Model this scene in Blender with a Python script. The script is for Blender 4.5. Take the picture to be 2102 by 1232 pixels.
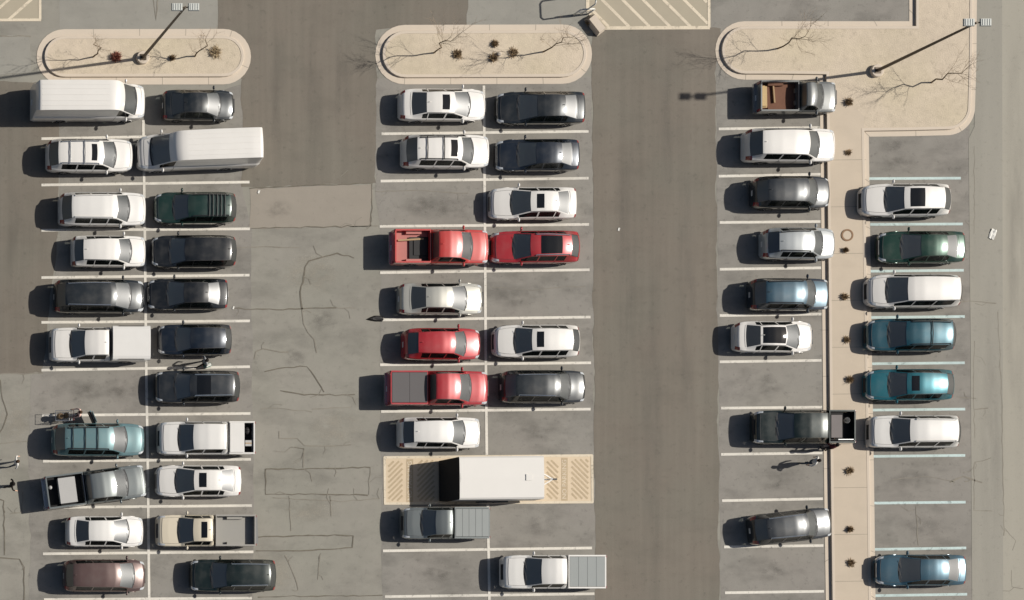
import bpy, bmesh, math, random
import numpy as np
from mathutils import Vector, Matrix
from mathutils.geometry import tessellate_polygon

random.seed(7); rng = np.random.default_rng(7)
for o in list(bpy.data.objects): bpy.data.objects.remove(o, do_unlink=True)
scene = bpy.context.scene
R = math.radians

# ------------------------------------------------------------------ camera
S = 34.5                     # photo pixels per metre on the ground
H = 130.0                    # camera height, metres
NX, NY = -779.0, 1391.0      # photo pixel straight below the camera
def G(px, py, h=0.0):
    """ground metres under the point that shows at photo pixel (px,py) when it is h metres high"""
    k = (H - h) / H
    gx = NX + (px - NX) * k; gy = NY + (py - NY) * k
    return Vector(((gx - 1051.0) / S, (616.0 - gy) / S, h))
cam_d = bpy.data.cameras.new('camera'); cam = bpy.data.objects.new('camera', cam_d)
scene.collection.objects.link(cam); scene.camera = cam
cam.location = ((NX - 1051) / S, (616 - NY) / S, H)
cam_d.sensor_width = 36; cam_d.sensor_fit = 'HORIZONTAL'
cam_d.lens = 36 * H / (2102 / S)
cam_d.shift_x = (1051 - NX) / 2102; cam_d.shift_y = (NY - 616) / 2102
cam_d.clip_start = 1; cam_d.clip_end = 3000

# ------------------------------------------------------------------ light
SUN_EL, SUN_AZ = 42.0, 7.7   # degrees; azimuth from +X towards +Y
w = bpy.data.worlds.new('World'); scene.world = w; w.use_nodes = True
nt = w.node_tree; bg = nt.nodes['Background']
sky = nt.nodes.new('ShaderNodeTexSky'); sky.sky_type = 'NISHITA'; sky.sun_disc = False
sky.sun_elevation = R(SUN_EL); sky.sun_rotation = R(90 - SUN_AZ)
sky.dust_density = 2.5; sky.air_density = 1.0; sky.ozone_density = 1.0
nt.links.new(sky.outputs[0], bg.inputs[0]); bg.inputs[1].default_value = 0.05
sd = bpy.data.lights.new('sun', 'SUN'); sd.energy = 4.6; sd.angle = R(0.8); sd.color = (1.0, 0.955, 0.88)
sun = bpy.data.objects.new('sun', sd); scene.collection.objects.link(sun)
dvec = Vector((-math.cos(R(SUN_EL)) * math.cos(R(SUN_AZ)), -math.cos(R(SUN_EL)) * math.sin(R(SUN_AZ)), -math.sin(R(SUN_EL))))
sun.rotation_euler = dvec.to_track_quat('-Z', 'Y').to_euler()
vs = scene.view_settings; vs.view_transform = 'Standard'; vs.look = 'None'; vs.exposure = 0.12; vs.gamma = 1.0
vs.use_curve_mapping = False

# ------------------------------------------------------------------ helpers
col = scene.collection
def lin(r, g, b):
    f = lambda c: (c / 255 / 12.92) if c / 255 <= 0.04045 else ((c / 255 + 0.055) / 1.055) ** 2.4
    return (f(r), f(g), f(b))
def link(name, me, mat=None, parent=None):
    o = bpy.data.objects.new(name, me); col.objects.link(o)
    if mat is not None and me is not None:
        if len(me.materials) == 0: me.materials.append(mat)
        elif me.materials[0] is not mat:
            o.material_slots[0].link = 'OBJECT'; o.material_slots[0].material = mat
    if parent is not None: o.parent = parent
    return o
def tag(o, label=None, cat=None, group=None, kind=None):
    if label: o['label'] = label
    if cat: o['category'] = cat
    if group: o['group'] = group
    if kind: o['kind'] = kind
    return o
def empty(name, loc, rz=0.0):
    o = bpy.data.objects.new(name, None); col.objects.link(o); o.location = loc; o.rotation_euler = (0, 0, rz)
    o.empty_display_size = 0.3
    return o
def mesh(name, verts, faces, smooth=False):
    me = bpy.data.meshes.new(name); me.from_pydata([tuple(v) for v in verts], [], [tuple(f) for f in faces]); me.update()
    if smooth: me.polygons.foreach_set('use_smooth', [True] * len(me.polygons))
    return me
class MB:
    """collects simple solids into one mesh"""
    def __init__(s): s.v = []; s.f = []
    def box(s, c, d, rz=0.0, taper=1.0):
        b = len(s.v); cx, cy, cz = c; dx, dy, dz = [q / 2 for q in d]; ca, sa = math.cos(rz), math.sin(rz)
        for sz in (-1, 1):
            k = taper if sz > 0 else 1
            for sx, sy in ((-1, -1), (1, -1), (1, 1), (-1, 1)):
                x, y = sx * dx * k, sy * dy * k
                s.v.append((cx + x * ca - y * sa, cy + x * sa + y * ca, cz + sz * dz))
        s.f += [(b, b+3, b+2, b+1), (b+4, b+5, b+6, b+7), (b, b+1, b+5, b+4), (b+1, b+2, b+6, b+5), (b+2, b+3, b+7, b+6), (b+3, b, b+4, b+7)]
        return s
    def bar(s, p, q, r0, r1=None, n=6):
        r1 = r0 if r1 is None else r1; p = Vector(p); q = Vector(q); d = q - p
        if d.length < 1e-6: return s
        d.normalize(); a = d.orthogonal().normalized(); c = d.cross(a); b = len(s.v)
        for P, r in ((p, r0), (q, r1)):
            for i in range(n):
                t = 2 * math.pi * i / n; s.v.append(tuple(P + (a * math.cos(t) + c * math.sin(t)) * r))
        for i in range(n): j = (i + 1) % n; s.f.append((b+i, b+j, b+n+j, b+n+i))
        s.f.append(tuple(b + n - 1 - i for i in range(n))); s.f.append(tuple(b + n + i for i in range(n)))
        return s
    def tube(s, pts, r, n=6):
        for a, b in zip(pts[:-1], pts[1:]): s.bar(a, b, r, r, n)
        return s
    def lathe(s, prof, c=(0, 0, 0), n=20, axis='z', cap=(1, 1)):
        b = len(s.v)
        for r, z in prof:
            for i in range(n):
                t = 2 * math.pi * i / n; x, y = r * math.cos(t), r * math.sin(t)
                s.v.append((c[0]+x, c[1]+y, c[2]+z) if axis == 'z' else (c[0]+x, c[1]+z, c[2]+y))
        for k in range(len(prof) - 1):
            for i in range(n):
                j = (i + 1) % n; q = (b+k*n+i, b+k*n+j, b+(k+1)*n+j, b+(k+1)*n+i)
                s.f.append(q if axis == 'z' else q[::-1])
        if cap[0]: s.f.append(tuple(b + i for i in range(n))[::-1])
        if cap[1]: s.f.append(tuple(b + (len(prof)-1)*n + i for i in range(n)))
        return s
    def sphere(s, c, r, n=8, m=6):
        rx, ry, rz = r if isinstance(r, (tuple, list)) else (r, r, r); b = len(s.v)
        for i in range(m + 1):
            ph = math.pi * i / m
            for j in range(n):
                t = 2 * math.pi * j / n
                s.v.append((c[0] + rx*math.sin(ph)*math.cos(t), c[1] + ry*math.sin(ph)*math.sin(t), c[2] + rz*math.cos(ph)))
        for i in range(m):
            for j in range(n): k = (j+1) % n; s.f.append((b+i*n+j, b+(i+1)*n+j, b+(i+1)*n+k, b+i*n+k))
        return s
    def build(s, name, mat, parent=None, smooth=False):
        return link(name, mesh(name, s.v, s.f, smooth), mat, parent)

# ------------------------------------------------------------------ materials
MATS = {}
def principled(name, base, rough=0.6, metal=0.0, coat=0.0, spec=0.5, coat_rough=0.05):
    m = bpy.data.materials.new(name); m.use_nodes = True; b = m.node_tree.nodes['Principled BSDF']
    b.inputs['Base Color'].default_value = (*base, 1); b.inputs['Roughness'].default_value = rough
    b.inputs['Metallic'].default_value = metal; b.inputs['Coat Weight'].default_value = coat
    b.inputs['Coat Roughness'].default_value = coat_rough; b.inputs['Specular IOR Level'].default_value = spec
    return m, m.node_tree, b
def noisy(name, base, rough=0.85, amp=0.12, layers=((0.12, 1.0), (1.3, 0.7), (22.0, 0.5)), bump=0.0, stretch=None, tint=None, spec=0.3,
          stains=0.0, metal=0.0, coat=0.0, drips=0.0):
    """world-space mottled surface: base colour modulated by several noise layers, optional blotchy stains"""
    if name in MATS: return MATS[name]
    m, t, b = principled(name, base, rough, metal, coat, spec); N = t.nodes; Lk = t.links
    geo = N.new('ShaderNodeNewGeometry'); acc = None
    def mathn(op, a, bb):
        n = N.new('ShaderNodeMath'); n.operation = op
        for i, q in enumerate((a, bb)):
            if isinstance(q, (int, float)): n.inputs[i].default_value = q
            else: Lk.new(q, n.inputs[i])
        return n.outputs[0]
    for i, (sc, wt) in enumerate(layers):
        mp = N.new('ShaderNodeMapping'); Lk.new(geo.outputs['Position'], mp.inputs[0])
        if stretch and i < 2: mp.inputs['Scale'].default_value = stretch
        mp.inputs['Location'].default_value = (hash(name) % 17 * 3.1 if False else len(name) * 3.7 + i * 11, i * 5.3, 0)
        nz = N.new('ShaderNodeTexNoise'); nz.inputs['Scale'].default_value = sc; nz.inputs['Detail'].default_value = 4
        Lk.new(mp.outputs[0], nz.inputs['Vector'])
        v = mathn('MULTIPLY', mathn('SUBTRACT', nz.outputs['Fac'], 0.5), 2 * amp * wt)
        acc = v if acc is None else mathn('ADD', acc, v)
        if i == len(layers) - 1: fine = nz
    fac = mathn('ADD', acc, 1.0)
    if stains > 0:
        nz = N.new('ShaderNodeTexNoise'); nz.inputs['Scale'].default_value = 0.42; nz.inputs['Detail'].default_value = 5; nz.inputs['Roughness'].default_value = 0.62
        mp = N.new('ShaderNodeMapping'); mp.inputs['Scale'].default_value = (0.8, 1.5, 1); mp.inputs['Location'].default_value = (len(name) * 1.9, 7, 0)
        Lk.new(geo.outputs['Position'], mp.inputs[0]); Lk.new(mp.outputs[0], nz.inputs['Vector'])
        mr = N.new('ShaderNodeMapRange'); mr.inputs['From Min'].default_value = 0.49; mr.inputs['From Max'].default_value = 0.70
        mr.inputs['To Min'].default_value = 1.0; mr.inputs['To Max'].default_value = 1.0 - stains
        Lk.new(nz.outputs['Fac'], mr.inputs['Value']); fac = mathn('MULTIPLY', fac, mr.outputs[0])
    if drips > 0:
        for sc, lo_ in ((2.6, 0.57), (9.0, 0.59)):
            nz = N.new('ShaderNodeTexNoise'); nz.inputs['Scale'].default_value = sc; nz.inputs['Detail'].default_value = 6; nz.inputs['Roughness'].default_value = 0.7
            Lk.new(geo.outputs['Position'], nz.inputs['Vector'])
            mr = N.new('ShaderNodeMapRange'); mr.inputs['From Min'].default_value = lo_; mr.inputs['From Max'].default_value = lo_ + .1
            mr.inputs['To Min'].default_value = 1.0; mr.inputs['To Max'].default_value = 1.0 - drips
            Lk.new(nz.outputs['Fac'], mr.inputs['Value']); fac = mathn('MULTIPLY', fac, mr.outputs[0])
    mx = N.new('ShaderNodeMix'); mx.data_type = 'RGBA'; mx.blend_type = 'MULTIPLY'; mx.inputs['Factor'].default_value = 1
    mx.inputs['A'].default_value = (*base, 1)
    cmb = N.new('ShaderNodeCombineColor')
    for q in range(3): Lk.new(fac, cmb.inputs[q])
    Lk.new(cmb.outputs[0], mx.inputs['B']); res = mx.outputs['Result']
    if tint:
        nz = N.new('ShaderNodeTexNoise'); nz.inputs['Scale'].default_value = 0.21; nz.inputs['Detail'].default_value = 3
        Lk.new(geo.outputs['Position'], nz.inputs['Vector'])
        mr = N.new('ShaderNodeMapRange'); mr.inputs['From Min'].default_value = 0.4; mr.inputs['From Max'].default_value = 0.65
        Lk.new(nz.outputs['Fac'], mr.inputs['Value'])
        m2 = N.new('ShaderNodeMix'); m2.data_type = 'RGBA'; m2.blend_type = 'MULTIPLY'; Lk.new(mr.outputs[0], m2.inputs['Factor'])
        Lk.new(res, m2.inputs['A']); m2.inputs['B'].default_value = (*tint, 1); res = m2.outputs['Result']
    Lk.new(res, b.inputs['Base Color'])
    if bump:
        bp = N.new('ShaderNodeBump'); bp.inputs['Strength'].default_value = bump; bp.inputs['Distance'].default_value = 0.02
        Lk.new(fine.outputs['Fac'], bp.inputs['Height']); Lk.new(bp.outputs[0], b.inputs['Normal'])
    MATS[name] = m; return m
K = 0.80   # photo display value -> albedo under this light
def A_(r, g, b, k=None): return tuple(c * (k or K) for c in lin(r, g, b))

M_base  = noisy('asphalt_weathered', A_(150, 146, 136), amp=0.14, bump=0.3, stains=0.22, drips=0.14, tint=(0.985, 1.0, 0.985))
M_bay   = noisy('asphalt_bay', A_(145, 141, 133), amp=0.17, bump=0.3, stains=0.30, drips=0.22, tint=(1.0, 0.985, 0.99))
M_lane  = noisy('asphalt_sealed_lane', A_(125, 117, 106), amp=0.19, bump=0.25, stretch=(2.2, 0.07, 1), stains=0.10, drips=0.16, tint=(0.96, 1.0, 1.0))
M_patch = noisy('asphalt_patch', A_(155, 147, 135), amp=0.10, drips=0.1, bump=0.3)
M_patch2= noisy('asphalt_pale_patch', A_(153, 150, 141), amp=0.10, drips=0.1, bump=0.3, stains=0.1)
M_road  = noisy('road_asphalt_pale', A_(168, 163, 150), amp=0.10, drips=0.1, stretch=(1.2, 0.12, 1), bump=0.25)
M_road2 = noisy('road_asphalt_mid', A_(157, 153, 142), amp=0.11, drips=0.12, stretch=(1.2, 0.14, 1), bump=0.25)
M_conc  = noisy('concrete_kerb', A_(213, 199, 181), amp=0.07, bump=0.2)
M_walk  = noisy('concrete_walk', A_(204, 189, 169), amp=0.07, bump=0.2, stains=0.06)
M_bed   = noisy('dry_grass_bed', A_(209, 194, 173), drips=0.16, amp=0.15, layers=((0.3, 0.8), (2.5, 1.0), (14.0, 1.0)), bump=0.8, rough=0.95, tint=(0.97, 0.98, 0.93))
M_line  = noisy('line_paint_white', A_(228, 222, 210), drips=0.42, stains=0.25, amp=0.14, layers=((0.6, 0.6), (5.0, 0.8), (30.0, 0.8)), rough=0.7)
M_lineb = noisy('line_paint_pale_blue', A_(198, 216, 213), drips=0.42, stains=0.25, amp=0.14, layers=((0.6, 0.6), (5.0, 0.8), (30.0, 0.8)), rough=0.7)
M_linec = noisy('line_paint_cream', A_(226, 212, 188), drips=0.42, stains=0.25, amp=0.12, layers=((0.6, 0.6), (5.0, 0.8), (30.0, 0.8)), rough=0.7)
M_pad   = noisy('pad_paint_tan', A_(221, 201, 172), amp=0.10, layers=((0.5, 0.8), (4.0, 0.8), (30.0, 0.8)), rough=0.75)
M_padd  = noisy('pad_stripe_brown', A_(192, 172, 142), amp=0.18, layers=((0.5, 0.8), (4.0, 1.0), (30.0, 0.8)), rough=0.75)
M_hatchg= noisy('hatch_ground_tan', A_(176, 166, 146), amp=0.08, rough=0.8)
M_crack = noisy('crack_filler', A_(112, 106, 94), amp=0.35, layers=((0.7, 1.0), (4.0, 1.0)), rough=0.8)
M_crackl= noisy('crack_faint', A_(138, 132, 120), amp=0.25, layers=((0.7, 1.0), (4.0, 1.0)), rough=0.85)
M_stain = noisy('oil_stain', A_(128, 122, 113), amp=0.2, rough=0.8)

# ------------------------------------------------------------------ ground
def px_poly(name, pts, z, mat, parent=None, kind='structure', rag=0.0):
    if rag:
        rr = random.Random(len(pts) + int(abs(pts[0][0]))); q = []
        for a, b in zip(pts, pts[1:] + pts[:1]):
            n = max(1, int(math.hypot(b[0]-a[0], b[1]-a[1]) / 14)); w_ = 0
            for k in range(n):
                w_ = .6 * w_ + rr.gauss(0, rag); q.append((a[0] + (b[0]-a[0])*k/n + w_, a[1] + (b[1]-a[1])*k/n + rr.gauss(0, rag)))
        pts = q
    vv = [Vector((*G(x, y).xy, z)) for x, y in pts]
    tri = tessellate_polygon([vv])
    me = mesh(name, vv, tri); 
    bm = bmesh.new(); bm.from_mesh(me); bmesh.ops.recalc_face_normals(bm, faces=bm.faces)
    if bm.faces and sum(f.normal.z for f in bm.faces) < 0: bmesh.ops.reverse_faces(bm, faces=bm.faces)
    bm.to_mesh(me); bm.free()
    o = link(name, me, mat, parent)
    if kind and parent is None: tag(o, kind=kind)
    return o
ground = link('ground', mesh('ground', [(-900, -900, 0), (900, -900, 0), (900, 900, 0), (-900, 900, 0)], [(0, 1, 2, 3)]), M_base)
tag(ground, 'pale weathered asphalt of the parking lot', 'asphalt', kind='structure')
bayL = px_poly('parking_bay', [(122, 255), (497, 175), (497, 384), (516, 470), (520, 1300), (60, 1300), (62, 769), (88, 767), (122, 500)], 0.004, M_bay, rag=1.2)
bayM = px_poly('parking_bay', [(771, 160), (1216, 160), (1222, 1300), (785, 1300), (779, 470), (771, 378)], 0.004, M_bay, rag=1.2)
bayE = px_poly('parking_bay', [(1469, 90), (1720, 90), (1720, 1300), (1479, 1300)], 0.004, M_bay, rag=1.2)
bayF = px_poly('parking_bay', [(1760, 240), (1990, 240), (1992, 700), (1998, 1300), (1770, 1300)], 0.004, M_bay)
bayT = px_poly('parking_bay', [(1455, -160), (1900, -160), (1900, 60), (1455, 60)], 0.004, M_bay)
lane1 = px_poly('drive_lane', [(447, -160), (962, -160), (960, 60), (771, 60), (771, 376), (497, 385), (497, 160), (447, 140)], 0.008, M_lane, rag=1.2)
lane2 = px_poly('drive_lane', [(1216, 58), (1480, 58), (1468, 140), (1479, 1300), (1222, 1300)], 0.008, M_lane, rag=1.2)
lane0 = px_poly('drive_lane', [(-400, 60), (-400, 770), (86, 766), (100, 640), (118, 480), (122, 262), (122, 170), (-20, 165), (-60, 60)], 0.008, M_lane, rag=1.2)
patch = px_poly('asphalt_patch', [(512, 388), (762, 378), (761, 464), (514, 469)], 0.008, M_patch, rag=1.2)
patch2 = px_poly('asphalt_patch', [(124, -160), (447, -160), (446, 80), (124, 80)], 0.004, M_patch2, rag=1.2)
patch3 = px_poly('asphalt_patch', [(-300, 72), (60, 74), (64, 150), (-300, 164)], 0.012, M_patch2, rag=1.2)
patch4 = px_poly('asphalt_patch', [(962, -160), (1206, -160), (1206, 60), (960, 60)], 0.012, M_patch2, rag=1.2)
patch5 = px_poly('asphalt_patch', [(462, 1063), (528, 1061), (530, 1116), (464, 1117)], 0.012, noisy('asphalt_new_patch', A_(139, 139, 138), amp=0.06))
road2 = px_poly('road', [(2004, -400), (2056, -400), (2060, 1700), (1998, 1700), (1992, 700), (1988, 285), (2000, 260)], 0.012, M_road2)
road = px_poly('road', [(2056, -400), (3200, -400), (3200, 1700), (2060, 1700)], 0.012, M_road)

def strip(name, pts, wid, z, mat, parent, jitter=0.0):
    """painted line or crack: a ribbon of given width (m) through photo-ground points"""
    P = [Vector((*G(x, y).xy, z)) for x, y in pts]
    if jitter:
        Q = [P[0]]
        for a, b in zip(P[:-1], P[1:]):
            n = max(1, int((b - a).length / 0.35)); d = (b - a); nrm = Vector((-d.y, d.x, 0)).normalized()
            for k in range(1, n + 1): Q.append(a + d * k / n + nrm * random.gauss(0, jitter) * (0 if k == n else 1))
        P = Q
    V, F = [], []
    for i, p in enumerate(P):
        d = (P[min(i+1, len(P)-1)] - P[max(i-1, 0)]).normalized(); n = Vector((-d.y, d.x, 0))
        ww = wid * (random.uniform(0.55, 1.25) if jitter else 1) / 2
        V += [p + n * ww, p - n * ww]
    for i in range(len(P) - 1): F.append((2*i+1, 2*i+3, 2*i+2, 2*i))
    return link(name, mesh(name, V, F), mat, parent)
LW = 0.155
L_lines = [((85, 285), (300, 281)), ((85, 380), (512, 374)), ((85, 473), (513, 470)), ((85, 570), (512, 565)), ((85, 662), (513, 659)),
           ((85, 760), (513, 753)), ((86, 853), (514, 849)), ((88, 947), (515, 943)), ((89, 1042), (517, 1038)), ((88, 1137), (520, 1133)), ((90, 1231), (517, 1228)), ((90, 1326), (517, 1322))]
M_lines = [((783, 275), (1208, 270)), ((781, 372), (1208, 366)), ((779, 465), (1209, 461)), ((780, 560), (1210, 554)), ((783, 657), (1212, 651)),
           ((780, 749), (1213, 745)), ((782, 845), (1212, 840)), ((786, 1131), (1215, 1125)), ((790, 1225), (1220, 1219)), ((792, 1320), (1222, 1314))]
E_lines = [((1475, 265), (1683, 262)), ((1475, 362), (1684, 358)), ((1477, 457), (1684, 455)), ((1477, 553), (1685, 550)), ((1477, 648), (1686, 645)), ((1477, 743), (1686, 740)),
           ((1480, 838), (1687, 836)), ((1480, 933), (1688, 930)), ((1482, 1028), (1689, 1024)), ((1486, 1123), (1690, 1120)), ((1488, 1217), (1691, 1214)), ((1488, 1312), (1691, 1310))]
F_lines = [((1784, 367), (1972, 366)), ((1786, 461), (1976, 460)), ((1786, 557), (1978, 555)), ((1788, 652), (1980, 650)), ((1789, 747), (1980, 745)), ((1790, 842), (1981, 840)),
           ((1791, 937), (1981, 935)), ((1792, 1033), (1982, 1031)), ((1793, 1128), (1983, 1125)), ((1794, 1223), (1985, 1220)), ((1794, 1318), (1985, 1315))]
for ls, b, m in ((L_lines, bayL, M_line), (M_lines, bayM, M_line), (E_lines, bayE, M_line), (F_lines, bayF, M_lineb)):
    for a, c in ls: strip('painted_line', [a, c], LW, 0.016, m, b)
strip('painted_line', [(294, 247), (297, 480), (300, 760), (303, 945), (307, 1330)], LW, 0.020, M_line, bayL)
strip('painted_line', [(993, 176), (995, 460), (997, 745), (999, 934)], LW, 0.020, M_line, bayM)
strip('painted_line', [(1001, 1036), (1006, 1330)], LW, 0.020, M_line, bayM)
# hatched areas at the top edge
hz = px_poly('hatched_zone', [(1207, -160), (1455, -160), (1455, 57), (1232, 57), (1207, 20)], 0.012, M_hatchg)
for k in range(-3, 8):
    x0 = 1130 + k * 42; a = (x0, -64); c = (x0 + 122, 58)
    # clip to the zone
    pts = []
    for t in np.linspace(0, 1, 40):
        x = a[0] + (c[0]-a[0]) * t; y = a[1] + (c[1]-a[1]) * t
        if 1212 + max(0, (y - 20)) * 0.6 < x < 1453 and y < 57: pts.append((x, y))
    if len(pts) > 2: strip('painted_stripe', [pts[0], pts[-1]], 0.17, 0.018, M_linec, hz)
strip('painted_line', [(1228, 58), (1457, 57)], 0.2, 0.022, M_linec, hz); strip('painted_line', [(1455, -160), (1455, 57)], 0.17, 0.026, M_linec, hz)
strip('painted_line', [(1206, -160), (1206, 22), (1230, 58)], 0.2, 0.026, M_linec, hz)
hz2 = px_poly('hatched_zone', [(-120, -120), (82, -120), (82, 42), (-120, 42)], 0.012, M_hatchg)
for x0 in (-60, -14, 32, 78):
    strip('painted_stripe', [(max(-118, x0 - 62), 42 if x0 - 62 > -118 else 42), (min(82, x0 + 10), 42 - 78 * (min(82, x0 + 10) - (x0 - 62)) / 88)], 0.16, 0.018, M_linec, hz2)
strip('painted_line', [(-120, 42), (84, 41)], 0.16, 0.022, M_linec, hz2); strip('painted_line', [(82, -120), (82, 42)], 0.16, 0.026, M_linec, hz2)

# no-parking pad under the cargo trailer
pad = px_poly('hatched_pad', [(787, 938), (1215, 934), (1217, 1032), (789, 1036)], 0.012, M_pad)
def hatch(x0, x1, y0, y1, slope, step):
    k = x0 - (y1 - y0)
    while k < x1 + (y1 - y0):
        pts = []
        for t in np.linspace(0, 1, 60):
            y = y0 + (y1 - y0) * t; x = k + (y - y0) * slope if slope > 0 else k + (y1 - y) * -slope
            if x0 <= x <= x1: pts.append((x, y))
        if len(pts) > 3: strip('painted_stripe', [pts[0], pts[-1]], 0.115, 0.017, M_padd, pad)
        k += step
hatch(797, 827, 947, 1028, -1.0, 11); hatch(856, 892, 945, 1028, -1.0, 11)
hatch(1122, 1146, 945, 1024, 1.0, 11); hatch(1173, 1208, 943, 1024, 1.0, 11)
for a, c in (((788, 939), (1216, 935)), ((790, 1034), (1217, 1031)), ((789, 938), (790, 1036)), ((1215, 934), (1216, 1032))):
    strip('painted_line', [a, c], 0.14, 0.022 if a[0] != 789 and a[0] != 1215 else 0.026, M_linec, pad)
for (xa, xb, ya, yb) in ((834, 848, 943, 1031), (1152, 1165, 940, 1028)):
    px_poly('painted_panel', [(xa, ya), (xb, ya), (xb, yb), (xa, yb)], 0.017, M_padd, pad)
    cu = bpy.data.curves.new('lettering', 'FONT'); cu.body = 'NO PARKING'; cu.align_x = 'CENTER'; cu.align_y = 'CENTER'; cu.size = 0.36
    to = bpy.data.objects.new('lettering', cu); col.objects.link(to)
    bpy.context.view_layer.update()
    me = bpy.data.meshes.new_from_object(to.evaluated_get(bpy.context.evaluated_depsgraph_get())); bpy.data.objects.remove(to)
    xs = [v.co.x for v in me.vertices]; wx = max(xs) - min(xs)
    me.transform(Matrix.Scale(2.3 / wx, 4, (1, 0, 0)))
    lo = link('lettering', me, M_linec, pad); p = G((xa + xb) / 2, (ya + yb) / 2); lo.location = (p.x, p.y, 0.021); lo.rotation_euler = (0, 0, R(90))

# soft oil stains in the bays and worn wheel paths in the lanes
def stain_mat(name, rgb, dens):
    m, t, b = principled(name, A_(*rgb), .6); N = t.nodes; tc = N.new('ShaderNodeTexCoord'); ln = N.new('ShaderNodeVectorMath'); ln.operation = 'LENGTH'
    t.links.new(tc.outputs['Object'], ln.inputs[0]); mr = N.new('ShaderNodeMapRange'); mr.interpolation_type = 'SMOOTHSTEP'; mr.inputs['From Min'].default_value = 1.0; mr.inputs['From Max'].default_value = 0.1; t.links.new(ln.outputs['Value'], mr.inputs['Value'])
    g = N.new('ShaderNodeNewGeometry'); nz = N.new('ShaderNodeTexNoise'); nz.inputs['Scale'].default_value = 1.6; nz.inputs['Detail'].default_value = 6; mpp = N.new('ShaderNodeMapping'); mpp.inputs['Scale'].default_value = (1, .15, 1) if 'wear' in name else (.8, 1.2, 1); t.links.new(g.outputs['Position'], mpp.inputs[0]); t.links.new(mpp.outputs[0], nz.inputs['Vector'])
    m2 = N.new('ShaderNodeMapRange'); m2.inputs['From Min'].default_value = .36; m2.inputs['From Max'].default_value = .66; m2.inputs['To Max'].default_value = dens; t.links.new(nz.outputs['Fac'], m2.inputs['Value'])
    mu = N.new('ShaderNodeMath'); mu.operation = 'MULTIPLY'; t.links.new(mr.outputs[0], mu.inputs[0]); t.links.new(m2.outputs[0], mu.inputs[1]); t.links.new(mu.outputs[0], b.inputs['Alpha']); return m
M_oil = stain_mat('oil_film', (92, 86, 78), .36); M_wear = stain_mat('wheel_wear', (98, 92, 84), .20); M_pale = stain_mat('dust_film', (176, 168, 152), .45)
disc = mesh('oil_stain', [(math.cos(t), math.sin(t), 0) for t in np.linspace(0, 6.2832, 25)[:-1]], [tuple(range(24))])
def stain(px, py, rx, ry, parent, mat=None, z=.0125, name='oil_stain'):
    o = link(name, disc, M_oil, parent); p = G(px, py); o.location = (p.x, p.y, z); o.scale = (rx, ry, 1)
    if mat: o.material_slots[0].link = 'OBJECT'; o.material_slots[0].material = mat
for x, y, rx, ry, b in ((862, 418, 1.0, .7, bayM), (930, 428, 1.2, .6, bayM), (1055, 610, 1.2, .7, bayM), (1105, 600, .7, .5, bayM), (1100, 888, 1.4, .6, bayM), (182, 806, .9, .6, bayL), (245, 802, .8, .6, bayL), (1575, 795, 1.2, .7, bayE), (1600, 990, 1.1, .6, bayE),
        (1590, 1172, 1.2, .6, bayE), (1838, 300, 1.1, .5, bayF), (1850, 335, 1.2, .6, bayF), (1880, 985, 1.1, .6, bayF), (1885, 1080, 1.3, .6, bayF), (1110, 1082, 1.2, .6, bayM), (900, 1176, 1.3, .6, bayM), (660, 655, .8, .9, ground), (600, 735, .7, .6, ground), (570, 430, .9, .5, ground)):
    stain(x + random.uniform(-5, 5), y, rx * 1.25, ry * 1.3, b)
for x, y, ry, b in ((1285, 500, 11, lane2), (1340, 900, 13, lane2), (1410, 620, 15, lane2), (1375, 250, 6, lane2), (570, 180, 6.5, lane1), (640, 210, 6, lane1), (705, 160, 6, lane1), (30, 520, 6, lane0), (2085, 500, 16, road), (2035, 900, 12, road2)):
    stain(x, y, .85, ry, b, M_wear, .0165, 'wheel_path')
for x, y, rx, ry in ((640, 560, 2.2, 1.6), (690, 880, 2.0, 1.4), (560, 1180, 1.6, 1.4), (30, 860, 1.4, 2.0), (640, 1050, 2.0, .9), (1150, 700, 1.0, .6)): stain(x, y, rx, ry, ground, M_pale, .0130, 'dust_patch')

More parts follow.
